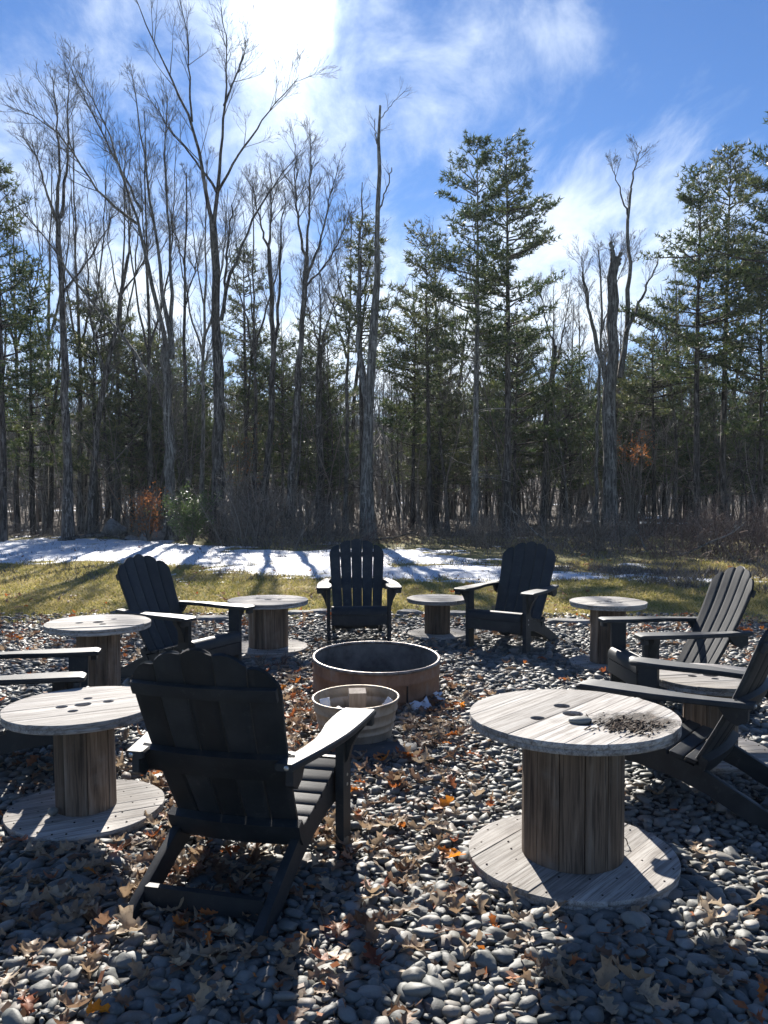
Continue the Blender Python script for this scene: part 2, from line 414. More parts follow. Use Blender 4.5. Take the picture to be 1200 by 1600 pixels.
M_LEAF_TAN = material('tan_oak_leaf', m_leaf([(0, (0.30, 0.205, 0.125)), (0.5, (0.42, 0.31, 0.20)), (1, (0.52, 0.42, 0.30))]))
M_LEAF_BROWN = material('brown_oak_leaf', m_leaf([(0, (0.12, 0.065, 0.038)), (0.5, (0.22, 0.125, 0.075)), (1, (0.31, 0.20, 0.13))]))
M_LEAF_RUST = material('rust_oak_leaf', m_leaf([(0, (0.20, 0.055, 0.025)), (0.5, (0.32, 0.10, 0.04)), (1, (0.38, 0.16, 0.08))]))
M_LEAF_ORANGE = material('orange_oak_leaf', m_leaf([(0, (0.62, 0.21, 0.025)), (1, (0.72, 0.28, 0.03))], 0.5))
M_LITTER = material('leaf_litter', m_leaf([(0, (0.13, 0.07, 0.04)), (0.3, (0.24, 0.14, 0.085)), (0.55, (0.40, 0.29, 0.185)), (0.78, (0.48, 0.38, 0.27)), (0.84, (0.32, 0.10, 0.04)), (0.95, (0.45, 0.14, 0.035)), (1, (0.6, 0.2, 0.03))]))

# ------------------------------------------------------------------ ground, lawn, gravel, snow, hill
rng = np.random.default_rng(7)
GX, GY0, GY1 = 260, -60, 240
def sheet(name, poly, z, mat):
    return mesh_obj(name, [(x, y, z) for x, y in poly], [tuple(range(len(poly)))], mat, kind='structure')
def ring_poly(cx, cy, ax, ay, e, n=120, wob=0.12, seed=0):
    out = []
    for k in range(n):
        a = 2 * math.pi * k / n; c, s = math.cos(a), math.sin(a)
        w = 1 + wob * mnoise.noise((c * 2.3 + seed, s * 2.3, seed * 1.7)) * 0.5 + wob * 0.25 * mnoise.noise((c * 9, s * 9, seed))
        out.append((cx + ax * w * math.copysign(abs(c) ** (2 / e), c), cy + ay * w * math.copysign(abs(s) ** (2 / e), s)))
    return out
sheet('forest_floor', [(-GX, GY0), (GX, GY0), (GX, GY1), (-GX, GY1)], 0.0, M_FLOOR)
sheet('lawn', ring_poly(0, 6, 30, 19.5, 5, 160, 0.05, 3), 0.004, M_LAWN)
BED = (0.0, 3.2, 7.2, 6.45, 3.2)
bed = sheet('gravel_bed', ring_poly(*BED, 160, 0.06, 5), 0.008, M_BED)
def in_bed(x, y, grow=0.0):
    return (np.abs((x - BED[0]) / (BED[2] + grow)) ** BED[4] + np.abs((y - BED[1]) / (BED[3] + grow)) ** BED[4]) < 1

def fbm(x, y, s, seed, o=4):
    v = 0; a = 1; tot = 0
    for k in range(o):
        v += a * mnoise.noise((x * s + seed * 13.1, y * s - seed * 7.7, seed * 3.3 + k * 5.1)); tot += a; a *= 0.55; s *= 2.1
    return v / tot

def snow_patch():
    xs = np.arange(-15, 11, 0.13); ys = np.arange(12.6, 25.5, 0.13)
    lo_p = [(-400, 884), (0, 880), (130, 878), (300, 887), (440, 904), (520, 906), (700, 911), (780, 911), (860, 912), (1010, 914), (1100, 908), (1600, 890)]
    hi_p = [(-400, 850), (0, 849), (100, 842), (250, 847), (400, 862), (450, 868), (640, 857), (700, 862), (780, 874), (860, 886), (1010, 889), (1060, 904), (1600, 900)]
    nx, ny = len(xs), len(ys)
    X, Y = np.meshgrid(xs, ys)
    pxx = 600 + FPX * X / Y
    lo = EYE * FPX / (np.interp(pxx, *zip(*lo_p)) - 760); hi = EYE * FPX / (np.interp(pxx, *zip(*hi_p)) - 760)
    d = np.minimum((Y - lo) / 0.9, (hi - Y) / 1.6)
    N = np.array([[fbm(x, y * 1.5, 0.55, 2, 5) for x in xs] for y in ys]); N2 = np.array([[mnoise.noise((x * 2.6, y * 4.0, 4)) for x in xs] for y in ys])
    patch = np.interp(pxx, [500, 640, 860, 1000], [0.0, 0.30, 0.25, 0.35])
    h = np.clip(d, -1, 1) * 0.6 + N * 1.5 + N2 * 0.62 + 0.00 - patch * 0.34
    z = 0.004 + 0.055 * np.tanh(h * 1.6)
    V = np.stack([X, Y, z], -1).reshape(-1, 3)
    i = np.arange((ny - 1) * nx).reshape(ny - 1, nx)[:, :-1].ravel()
    Fq = np.stack([i, i + 1, i + nx + 1, i + nx], -1)
    keep = (V[Fq, 2] > -0.02).any(1)
    Fq = Fq[keep]
    used = np.unique(Fq); remap = np.zeros(len(V), int); remap[used] = np.arange(len(used))
    mesh_obj('snow', V[used], remap[Fq], M_SNOW, smooth=180, kind='structure')
snow_patch()
def forest_snow():
    xs = np.arange(-34, 36, 0.45); ys = np.arange(27, 62, 0.45); nx, ny = len(xs), len(ys)
    X, Y = np.meshgrid(xs, ys)
    N = np.array([[fbm(x, y, 0.28, 9, 4) for x in xs] for y in ys])
    z = 0.0 + 0.07 * np.tanh((N - 0.30) * 6)
    V = np.stack([X, Y, z], -1).reshape(-1, 3)
    i = np.arange((ny - 1) * nx).reshape(ny - 1, nx)[:, :-1].ravel()
    Fq = np.stack([i, i + 1, i + nx + 1, i + nx], -1); Fq = Fq[(V[Fq, 2] > -0.01).any(1)]
    used = np.unique(Fq); remap = np.zeros(len(V), int); remap[used] = np.arange(len(used))
    mesh_obj('snow', V[used], remap[Fq], M_SNOW, smooth=180, kind='structure')
forest_snow()
def hill():
    xs = np.linspace(-190, 190, 70); ys = np.linspace(58, 210, 36); nx, ny = len(xs), len(ys)
    V = []
    for y in ys:
        for x in xs:
            t_ = min(1, (y - 58) / 75); s = t_ * t_ * (3 - 2 * t_)
            V.append((x, y, -0.6 + s * (11.5 + 2.5 * fbm(x, y, 0.02, 4, 3)) + 0.5 * fbm(x, y, 0.15, 6, 2)))
    F = [(j * nx + i, j * nx + i + 1, (j + 1) * nx + i + 1, (j + 1) * nx + i) for j in range(ny - 1) for i in range(nx - 1)]
    mesh_obj('hill', V, F, M_HILL, smooth=180, kind='structure')
hill()

def grass():
    n = 150000
    Y = 8.3 + (16.9 - 8.3) * rng.random(n) ** 1.15; X = (rng.random(n) * 2 - 1) * (Y * 0.47 + 1.2)
    keep = ~in_bed(X, Y, -0.25 + 0.3 * rng.random(n)); X, Y = X[keep], Y[keep]; n = len(X)
    thin = np.array([fbm(x, y, 0.7, 17, 3) for x, y in zip(X, Y)]); keep = rng.random(n) < 1.05 - 2.2 * np.clip(thin, 0, 0.4); X, Y = X[keep], Y[keep]; n = len(X)
    clump = np.array([fbm(x, y, 1.6, 3, 2) for x, y in zip(X, Y)])
    hgt = (0.018 + 0.030 * rng.random(n)) * (1 + 0.9 * clump)
    hgt *= np.where(X > 3.6, 1.5, 1.0)
    a = rng.random(n) * 6.283; w = 0.006 + 0.006 * rng.random(n)
    lean = hgt * (0.4 + 1.3 * rng.random(n)); la = rng.random(n) * 6.283
    B = np.stack([X, Y, np.full(n, 0.003)], -1); t_ = np.stack([np.cos(a), np.sin(a), np.zeros(n)], -1) * w[:, None]
    tip = B + np.stack([np.cos(la) * lean, np.sin(la) * lean, hgt], -1)
    V = np.stack([B - t_, B + t_, tip], 1).reshape(-1, 3)
    mesh_obj('grass', V, np.arange(3 * n).reshape(-1, 3), M_BLADE, kind='stuff')
grass()

# ------------------------------------------------------------------ trees
class Tubes:
    def __init__(s): s.V = []; s.F = []; s.n = 0
    def add(s, P, rad, k):
        P = np.asarray(P, float); m = len(P)
        T = np.gradient(P, axis=0); T /= np.linalg.norm(T, axis=1)[:, None] + 1e-9
        ref = np.array((1.0, 0.13, 0.07)) if abs(T[0, 0]) < 0.8 else np.array((0.1, 1.0, 0.05))
        A = np.cross(T, ref); A /= np.linalg.norm(A, axis=1)[:, None] + 1e-9
        B = np.cross(T, A)
        ang = np.arange(k) * (2 * math.pi / k)
        lump = (1 + 0.10 * np.sin(np.arange(m)[:, None] * 2.3 + ang[None] * 3 + m) + 0.07 * np.sin(np.arange(m)[:, None] * 5.1 + ang[None] * 2)) if k >= 6 else np.ones((m, k))
        ring = A[:, None] * np.cos(ang)[None, :, None] + B[:, None] * np.sin(ang)[None, :, None]
        s.V.append((P[:, None] + ring * (np.asarray(rad)[:, None] * lump)[:, :, None]).reshape(-1, 3))
        i = (np.arange(m - 1) * k)[:, None] + np.arange(k)[None]
        j = (np.arange(m - 1) * k)[:, None] + (np.arange(k) + 1)[None] % k
        s.F.append(np.stack([i, j, j + k, i + k], -1).reshape(-1, 4) + s.n); s.n += m * k
    def obj(s, name, mat, parent=None, kind=None):
        return mesh_obj(name, np.concatenate(s.V), np.concatenate(s.F), mat, parent, 180, kind)

def unit(v): return v / (np.linalg.norm(v) + 1e-9)
def grow(g, p, d, L, n, up, wob):
    P = [np.array(p, float)]; d = unit(np.array(d, float))
    for i in range(n):
        d = unit(d + g.normal(0, wob, 3) + np.array((0, 0, up)))
        P.append(P[-1] + d * L / n)
    return np.array(P)
def resample(P, n):
    P = np.asarray(P, float); s = np.concatenate([[0], np.cumsum(np.linalg.norm(np.diff(P, axis=0), axis=1))])
    # smooth through the points with a Catmull-Rom feel: linear resample, then relax
    u = np.linspace(0, s[-1], n); Q = np.stack([np.interp(u, s, P[:, k]) for k in range(3)], -1)
    for _ in range(2): Q[1:-1] = 0.25 * Q[:-2] + 0.5 * Q[1:-1] + 0.25 * Q[2:]
    return Q
def side_dir(g, T, ang, flat=0.0):
    r = g.normal(0, 1, 3); r[1] *= (1 - flat); r = unit(np.cross(T, np.cross(r, T)))
    return unit(T * math.cos(ang) + r * math.sin(ang))

def twigs(g, tb, P, rad, t0, n, L, lev, up=0.10, minr=0.0028, spread=(0.35, 0.80)):
    m = len(P)
    for _ in range(n):
        t_ = t0 + (1 - t0) * g.random() ** 0.8; f = t_ * (m - 1); i = min(int(f), m - 2); fr = f - i
        p = P[i] * (1 - fr) + P[i + 1] * fr; r = rad[i] * (1 - fr) + rad[i + 1] * fr
        T = unit(P[i + 1] - P[i]); d = side_dir(g, T, g.uniform(*spread))
        l = L * g.uniform(0.5, 1.15) * (1.15 - 0.6 * t_)
        ns = 4 if lev >= 2 else 3
        Q = grow(g, p, d, l, ns, up, 0.075)
        r0 = max(minr, min(r * 0.6, 0.005 + l * 0.0065)); R_ = np.linspace(r0, minr * 0.75, ns + 1)
        tb.add(Q, R_, 4 if lev >= 2 else 3)
        if lev > 0: twigs(g, tb, Q, R_, 0.2, int(g.integers(4, 7)) + (2 if lev > 1 else 0), l * 0.60, lev - 1, up, minr, spread)

TWIG_MORE = 1.8
def limb_tree(name, label, cat, Y, limbs, seed, bark=M_BARK, tw=12, twL=1.9, lev=2, group=None, t0=0.25, up=0.10, depth=1.0):
    """limbs: list of (polyline in photo pixels, base radius m, tip radius m, depth drift at the tip in m)"""
    g = np.random.default_rng(seed)
    b = at(limbs[0][0][0][0], 840, Y); base = np.array((b[0], Y, 0.0))
    root = thing(name, label, cat, base, 0, group)
    tr, cr = Tubes(), Tubes()
    for k, (pts, r0, r1, dy) in enumerate(limbs):
        n = len(pts)
        W = np.array([at(px, py, Y + dy * depth * i / (n - 1)) for i, (px, py) in enumerate(pts)]) - base
        if k == 0: W[0, 2] = -0.05
        Q = resample(W, 14); Q[1:-1] += g.normal(0, 0.018, (12, 3)) * (1 + 2 * r0)
        rr = r0 + (r1 - r0) * np.linspace(0, 1, 14) ** 0.85
        if k == 0: rr[0] *= 1.35; rr[1] *= 1.08
        tr.add(Q, rr, 12 if r0 > 0.1 else 6)
        if tw: twigs(g, cr, Q, rr, t0 if k else 0.45, int(TWIG_MORE * tw * (1 if k else 1.2)), twL, lev, up)
    tr.obj('trunk', bark, root)
    if tw: cr.obj('crown', M_TWIG, root)
    return root

# --- the bare trees that can be told apart
limb_tree('bare_tree', 'tallest bare tree, dark straight trunk forking into a wide vase of limbs under the sun', 'tree', 24,
  [([(340, 840), (341, 700), (342, 560), (338, 430), (332, 345)], 0.205, 0.095, 0),
   ([(332, 350), (318, 270), (300, 190), (262, 110), (232, 45), (205, -20)], 0.068, 0.008, -1.0),
   ([(300, 190), (296, 120), (290, 40), (280, -30)], 0.035, 0.007, 0.8),
   ([(334, 350), (345, 240), (352, 150), (356, 70), (345, 10)], 0.066, 0.008, 1.0),
   ([(350, 165), (372, 110), (388, 60)], 0.035, 0.008, 1.0),
   ([(340, 300), (365, 255), (400, 200), (440, 150), (465, 122)], 0.045, 0.007, -1.2),
   ([(346, 500), (358, 430), (385, 370), (410, 310), (440, 275), (470, 235)], 0.062, 0.009, 1.4),
   ([(350, 490), (352, 420), (360, 350), (362, 320)], 0.05, 0.02, -0.6),
   ([(338, 300), (300, 240), (265, 210), (240, 150)], 0.04, 0.010, 1.2)], 11, M_BARK, 6.5, 1.8, 2)
limb_tree('bare_tree', 'pale twin stemmed bare tree leaning left with long sweeping branches', 'tree', 23.5,
  [([(266, 835), (265, 700), (262, 590), (258, 540)], 0.175, 0.115, 0),
   ([(260, 545), (240, 450), (215, 350), (190, 270), (160, 180), (120, 110)], 0.075, 0.009, -1.0),
   ([(268, 560), (252, 430), (235, 300), (222, 200), (205, 110)], 0.075, 0.009, 0.8),
   ([(270, 560), (268, 440), (262, 320), (256, 230), (262, 150)], 0.07, 0.01, 1.6),
   ([(240, 600), (190, 520), (130, 460), (90, 400), (40, 330), (5, 300)], 0.06, 0.010, -1.6),
   ([(215, 350), (160, 310), (110, 230), (60, 180), (10, 165)], 0.045, 0.008, -1.8),
   ([(222, 330), (180, 250), (130, 150), (105, 95)], 0.04, 0.008, 1.5)], 12, M_BARK_PALE, 13, 1.5, 2)
limb_tree('bare_tree', 'dark bare tree near the left edge with a knotted fork in its trunk', 'tree', 23,
  [([(106, 820), (104, 700), (100, 580), (95, 450), (91, 345)], 0.145, 0.060, 0),
   ([(91, 350), (75, 310), (62, 260), (50, 220)], 0.05, 0.01, -0.7),
   ([(91, 345), (92, 260), (88, 170), (82, 120)], 0.055, 0.01, 0.4),
   ([(95, 340), (104, 270), (106, 180), (108, 110)], 0.05, 0.01, 0.9),
   ([(96, 460), (130, 420), (160, 370), (190, 320)], 0.035, 0.01, -0.9)], 13, M_BARK, 9, 1.2, 2)
limb_tree('bare_tree', 'double trunked bare tree standing right of the tallest one', 'tree', 26,
  [([(412, 838), (418, 720), (428, 600), (426, 480), (420, 390)], 0.125, 0.06, 0),
   ([(422, 600), (436, 480), (438, 380), (445, 300)], 0.08, 0.012, 0.9),
   ([(420, 395), (405, 340), (395, 290)], 0.045, 0.01, -0.8),
   ([(421, 395), (425, 320), (422, 255)], 0.045, 0.01, 0.5)], 14, M_BARK, 11, 1.3, 2)
limb_tree('bare_tree', 'slender bare tree with a fan shaped crown, halfway between tall tree and snag', 'tree', 25,
  [([(452, 838), (458, 700), (468, 560), (474, 480), (479, 400)], 0.125, 0.065, 0),
   ([(479, 402), (465, 340), (460, 280), (462, 225)], 0.05, 0.01, -0.8),
   ([(479, 402), (484, 330), (486, 260), (484, 210)], 0.05, 0.01, 0.6),
   ([(478, 440), (500, 380), (515, 320), (528, 260)], 0.05, 0.01, 1.0),
   ([(476, 450), (520, 400), (550, 330)], 0.035, 0.01, -1.0)], 15, M_BARK, 12, 1.2, 2)
limb_tree('bare_tree', 'thin bare tree between the leaning pale tree and the tallest tree', 'tree', 27,
  [([(292, 832), (290, 660), (288, 500), (290, 380), (291, 270)], 0.10, 0.02, 0),
   ([(289, 480), (305, 420), (318, 360)], 0.03, 0.01, 0.6), ([(290, 420), (272, 360), (262, 310)], 0.03, 0.01, -0.5)], 16, M_BARK, 9, 1.1, 2)
limb_tree('bare_tree', 'crooked dark bare tree leaning right between left edge tree and pale tree', 'tree', 26,
  [([(140, 832), (150, 700), (160, 600), (184, 500), (200, 400)], 0.125, 0.045, 0),
   ([(200, 402), (205, 340), (200, 290)], 0.04, 0.01, 0.5), ([(190, 460), (225, 410), (240, 350)], 0.035, 0.01, -0.7),
   ([(165, 590), (140, 500), (138, 420), (130, 330)], 0.05, 0.01, 0.9)], 17, M_BARK, 10, 1.2, 2)
limb_tree('bare_tree', 'many stemmed bare tree low behind the snag on its left', 'tree', 28,
  [([(500, 832), (500, 720), (497, 600), (500, 540)], 0.13, 0.09, 0),
   ([(500, 545), (480, 480), (470, 420)], 0.04, 0.01, -0.7), ([(500, 545), (500, 470), (498, 400)], 0.045, 0.01, 0.4),
   ([(500, 545), (520, 480), (535, 420)], 0.04, 0.01, 0.8)], 18, M_BARK, 12, 1.2, 2)
limb_tree('dead_snag', 'tall bare dead snag, limbless grey pole rising beside the small central pine', 'tree', 24,
  [([(576, 848), (572, 740), (575, 640), (583, 520), (590, 400), (592, 290), (594, 165)], 0.20, 0.030, 0),
   ([(592, 330), (606, 290), (612, 262)], 0.028, 0.015, 0.3), ([(593, 240), (586, 210), (586, 185)], 0.025, 0.01, -0.2),
   ([(595, 185), (610, 165), (632, 142)], 0.014, 0.005, 0.3), ([(582, 560), (610, 480), (640, 430)], 0.03, 0.008, -0.5),
   ([(576, 640), (562, 560), (560, 470), (563, 380), (566, 285)], 0.11, 0.012, 0.8)], 19, M_BARK_PALE, 3, 0.7, 1)
limb_tree('broken_tree', 'thick dead tree with a jagged snapped top and two curved limbs at right', 'tree', 23.5,
  [([(954, 850), (953, 740), (952, 640), (955, 540), (960, 440), (962, 402)], 0.225, 0.125, 0),
   ([(958, 415), (957, 395), (956, 378)], 0.085, 0.05, 0), ([(967, 415), (968, 400), (970, 394)], 0.075, 0.05, 0.1),
   ([(948, 600), (935, 545), (922, 490), (910, 424)], 0.075, 0.030, -0.5),
   ([(968, 590), (980, 520), (984, 440), (980, 350), (985, 300)], 0.085, 0.034, 0.5),
   ([(982, 340), (972, 310), (962, 280), (955, 255)], 0.03, 0.008, 0.5), ([(984, 310), (990, 270), (1002, 228)], 0.035, 0.008, -0.4),
   ([(978, 520), (1000, 470), (1018, 430), (1028, 405)], 0.06, 0.015, 0.8)], 20, M_BARK_PALE, 4, 0.8, 2, t0=0.5)
limb_tree('bare_tree', 'fine twigged pale sapling standing behind the snapped dead tree', 'tree', 27,
  [([(930, 836), (932, 700), (938, 580), (940, 470), (935, 390)], 0.08, 0.02, 0),
   ([(938, 560), (915, 470), (908, 400)], 0.03, 0.008, 0.8), ([(939, 520), (960, 450), (985, 390)], 0.03, 0.008, -0.6)], 21, M_BARK_PALE, 10, 1.2, 2)
limb_tree('bare_tree', 'spreading bare tree in the gap between the twin pines and dead tree', 'tree', 29,
  [([(850, 830), (852, 700), (858, 600), (868, 540)], 0.12, 0.06, 0),
   ([(862, 600), (880, 520), (890, 460)], 0.05, 0.01, 0.8), ([(866, 545), (850, 490), (845, 450)], 0.04, 0.01, -0.6),
   ([(858, 620), (830, 560), (815, 520)], 0.04, 0.01, 0.6)], 22, M_BARK, 12, 1.2, 2)

for i_, (px, top, Y, lean, lab) in enumerate([(28, 300, 27.5, -8, 'bare tree behind the left edge pine, its fine twigs against the sky'), (72, 235, 28, 10, 'thin bare tree just left of the knotted fork tree'), (128, 205, 27, -14, 'straight bare tree between the knotted fork tree and the crooked tree'),
        (182, 230, 28.5, 14, 'slim bare tree behind the long sweeping branches'), (236, 175, 27, -10, 'tall bare tree behind the pale twin stemmed tree'), (316, 250, 28, 8, 'slender bare tree tight against the left of the tallest tree'), (400, 300, 29, -6, 'slender bare tree left of the double trunk'), (540, 330, 28, 10, 'thin bare tree close to the left of the snag')]):
    m_ = (838 + top) / 2
    limb_tree('bare_tree', lab, 'tree', Y, [([(px, 836), (px + lean * 0.2, 720), (px + lean * 0.1, 600), (px + lean * 0.6, m_ - 80), (px + lean, top)], 0.10, 0.012, 0.3),
        ([(px + lean * 0.15, 560), (px - 22, 470), (px - 34, m_ - 130), (px - 46, top + 70)], 0.045, 0.008, 0.8), ([(px + lean * 0.2, 540), (px + 24, 460), (px + 34, m_ - 150), (px + 40, top + 45)], 0.045, 0.008, -0.8),
        ([(px + lean * 0.5, m_ - 60), (px - 12, m_ - 150), (px - 20, top + 30)], 0.03, 0.007, -0.5)], 60 + i_, (M_BARK, M_BARK_PALE)[i_ % 2], 6, 1.3, 2)
def pine(name, label, x, Y, h, cb, width, seed, bark=M_BARK_DARK, needle=M_NEEDLE, group=None, side=0.0, top=0.5, r0=None, den=1.0, dead=True, whorl=0.33):
    g = np.random.default_rng(seed)
    root = thing(name, label, 'pine tree', (x, Y, 0), 0, group)
    tr = Tubes(); r0 = r0 or 0.0115 * h
    P = np.stack([0.05 * np.sin(np.linspace(0, 3, 12) + seed), 0.05 * np.cos(np.linspace(0, 4, 12) + seed), np.linspace(-0.05, h, 12)], -1)
    tr.add(P, r0 * (1 - np.linspace(0, 0.96, 12) ** 1.1), 9)
    tp, td = [], []
    z = cb
    while z < h - 0.15:
        f = (z - cb) / (h - cb)
        env = width * (min(1, 0.55 + f * 2.2) * (1 - f) ** top + 0.10) * (1.0 + 0.25 * math.sin(z * 2.9 + seed))
        for _ in range(int(g.integers(4, 8))):
            a = g.random() * 6.283
            L = env * g.uniform(0.45, 1.12) * (1 + side * math.cos(a))
            if L < 0.12: continue
            el = -0.06 + 0.58 * f + g.normal(0, 0.12)
            d = np.array((math.cos(a) * math.cos(el), math.sin(a) * math.cos(el), math.sin(el)))
            zz = z + g.normal(0, 0.1)
            Q = grow(g, (0, 0, zz), d, L, 6, 0.05, 0.06)
            tr.add(Q, np.linspace(0.012 + 0.010 * L, 0.005, 7), 4)
            nb = max(3, int(L * 6.8 * den))
            for b in range(nb):
                u = 0.28 + 0.72 * (b + g.random()) / nb; i = min(int(u * 6), 5); p = Q[i] + (Q[i + 1] - Q[i]) * (u * 6 - i)
                T = unit(Q[i + 1] - Q[i]); sgn = 1 if b % 2 else -1
                s_ = unit(np.cross(T, (0, 0, 1))) * sgn
                dd = unit(T * 0.7 + s_ * g.uniform(0.4, 1.0) + np.array((0, 0, g.uniform(0.0, 0.35))))
                l2 = (0.25 + 0.30 * L * (1.1 - u)) * g.uniform(0.6, 1.2)
                k = max(2, int(l2 / 0.10))
                for j in range(k):
                    tp.append(p + dd * l2 * (j + 1) / k + g.normal(0, 0.02, 3)); td.append(unit(dd + np.array((0, 0, 0.25)) + g.normal(0, 0.2, 3)))
            tp.append(Q[-1]); td.append(unit(Q[-1] - Q[-2]))
        z += whorl * g.uniform(0.75, 1.3)
    tp.append(np.array((0, 0, h))); td.append(np.array((0, 0, 1.0)))
    if dead:
        for _ in range(int(10 + cb * 3)):
            zz = g.uniform(1.2, cb + 0.5); a = g.random() * 6.283
            Q = grow(g, (0, 0, zz), (math.cos(a), math.sin(a), 0.1), g.uniform(0.4, 1.5), 4, -0.02, 0.14); tr.add(Q, np.linspace(0.014, 0.005, 5), 3)
    tr.obj('trunk', bark, root)
    tp = np.array(tp); td = np.array(td); n = len(tp); K = 7
    D = td[:, None] * 0.75 + g.normal(0, 0.62, (n, K, 3)); D /= np.linalg.norm(D, axis=2)[..., None]
    Ln = g.uniform(0.09, 0.19, (n, K, 1)); Wv = np.cross(D, g.normal(0, 1, (n, K, 3))); Wv /= np.linalg.norm(Wv, axis=2)[..., None] + 1e-9
    w = g.uniform(0.020, 0.036, (n, K, 1))
    B = tp[:, None] + D * 0.015
    V = np.stack([B - Wv * w * 0.6, B + Wv * w * 0.6, B + D * Ln + Wv * w * 0.3], 2).reshape(-1, 3)
    mesh_obj('crown', V, np.arange(len(V)).reshape(-1, 3), needle, root)
    return root

def px_x(px, Y): return (px - 600) / FPX * Y
def top_z(py, Y): return EYE + (760 - py) / FPX * Y
def hero_pine(label, px, Y, py_top, py_cb, wid_px, seed, **kw):
    return pine('pine_tree', label, px_x(px, Y), Y, top_z(py_top, Y), top_z(py_cb, Y), wid_px / FPX * Y, seed, **kw)
hero_pine('left of the two tallest white pines, with grey lichened trunk', 742, 24, 226, 560, 78, 31, bark=M_BARK_PALE, side=-0.15, top=0.55, r0=0.115)
hero_pine('right of the two tallest white pines, boughs reaching right', 790, 24.6, 228, 545, 98, 32, side=0.25, top=0.62, r0=0.125)
hero_pine('small leaning topped pine hugging the left side of the twin pines', 668, 25.5, 375, 600, 62, 33, needle=M_NEEDLE_PALE, side=-0.1, top=0.4, r0=0.085)
hero_pine('narrow pine with short tufted crown behind the dead snag', 566, 25, 352, 560, 48, 34, needle=M_NEEDLE_PALE, top=0.4, r0=0.09)
hero_pine('broad pine with a pointed top standing right of the snapped dead tree', 1090, 23.6, 272, 600, 92, 35, top=0.7, r0=0.11, side=-0.1)
hero_pine('tall ragged pine just behind the broad right hand pine', 1132, 25.5, 238, 560, 86, 36, needle=M_NEEDLE_PALE, top=0.55, r0=0.115)
hero_pine('pine at the right edge with boughs hanging into the sky', 1215, 22, 190, 520, 112, 37, top=0.5, r0=0.20, side=-0.15)
hero_pine('tall pine cut by the left edge of the picture', 2, 23, 258, 640, 66, 38, top=0.5, r0=0.12)
hero_pine('pale young pine behind the tallest bare tree', 384, 31, 385, 640, 46, 39, needle=M_NEEDLE_PALE, top=0.5, den=0.8)
hero_pine('mid height pine behind the crooked dark bare tree', 150, 27, 470, 740, 74, 40, needle=M_NEEDLE_PALE, top=0.35)
hero_pine('low dense pine between the crooked tree and the pale leaning tree', 208, 28.5, 540, 720, 62, 41, needle=M_NEEDLE_PALE, top=0.35)
hero_pine('short dark pine at the foot of the twin pines', 806, 27.5, 520, 700, 92, 42, top=0.35)
hero_pine('bushy low pine between the snag and the twin pines', 646, 27, 480, 690, 70, 43, top=0.35)
hero_pine('lone pine far behind the double trunked bare tree', 440, 30, 540, 700, 56, 44, top=0.35)
hero_pine('shadowy pine below the right edge pine', 1185, 25, 410, 680, 90, 45, top=0.35)
hero_pine('low pine with sunlit boughs right behind the snapped dead tree', 1020, 27, 500, 640, 72, 46, needle=M_NEEDLE_PALE, top=0.3)
hero_pine('second pine in the left corner behind the edge pine', 52, 26.5, 430, 720, 66, 47, top=0.35)
hero_pine('young pine in the gap left of the snapped dead tree', 885, 29.5, 560, 720, 56, 48, top=0.35)

# --- the wood behind: copies of a few kinds
def copy_tree(o, loc, rz, s, label=None):
    c = o.copy(); C.objects.link(c); c.location = loc; c.rotation_euler = (0, 0, rz); c.scale = s
    if label: c['label'] = label
    for ch in list(o.children):
        d = ch.copy(); C.objects.link(d); d.parent = c
    return c

def plain_tree(seed, h, r0, lean, forkh, nl, tw, label, bark):
    g = np.random.default_rng(seed)
    root = thing('woodland_tree', label, 'tree', (0, 0, 0), 0, 'bare trees deep in the wood')
    tr, cr = Tubes(), Tubes()
    P = grow(g, (0, 0, -0.05), (lean, lean * 0.3, 1), h, 12, 0.05, 0.05); rr = np.linspace(r0 * 0.78, 0.010, 13); rr[0] *= 1.25
    tr.add(P, rr, 7)
    for k in range(nl):
        t_ = forkh + (0.92 - forkh) * (k + g.random()) / nl; i = int(t_ * 12)
        d = side_dir(g, unit(P[i + 1] - P[i]), g.uniform(0.4, 0.8)); L = h * 0.30 * (1.25 - t_) * g.uniform(0.6, 1.2)
        Q = grow(g, P[i], d, L, 6, 0.13, 0.10); r = np.linspace(min(rr[i] * 0.6, 0.05), 0.008, 7); tr.add(Q, r, 5)
        twigs(g, cr, Q, r, 0.25, tw, L * 0.5, 1, 0.08, 0.006)
    twigs(g, cr, P, rr, 0.6, 14, h * 0.12, 1, 0.08, 0.006)
    for _ in range(8):                                    # dead side twigs low on the trunk
        i = int(g.integers(2, 7)); Q = grow(g, P[i], side_dir(g, np.array((0, 0, 1.0)), 1.3), g.uniform(0.3, 1.2), 4, 0.0, 0.15); cr.add(Q, np.linspace(0.012, 0.005, 5), 3)
    tr.obj('trunk', bark, root); cr.obj('crown', M_TWIG, root)
    return root
def where(o, lab, x, Y):
    px = 600 + FPX * x / Y
    t_ = [w for lim, w in ((-30, 'beyond the left edge pine'), (75, 'behind the left edge pine'), (150, 'behind the crooked tree'), (255, 'behind the pale leaning tree'), (330, 'left of the tallest tree'), (400, 'right of the tallest tree'), (460, 'behind the double trunk'), (540, 'left of the snag'), (610, 'behind the snag'), (690, 'right of the snag'),
        (760, 'behind the lichened pine'), (850, 'behind the boughed pine'), (930, 'left of the snapped tree'), (1010, 'right of the snapped tree'), (1110, 'behind the broad pine'), (1220, 'behind the right edge pine'), (9e9, 'beyond the right edge pine')) if px < lim][0]
    o['label'] = lab + (', far off ' if Y > 42 else ', ') + t_; o['group'] = o['group'].split(',')[0] + ', ' + t_
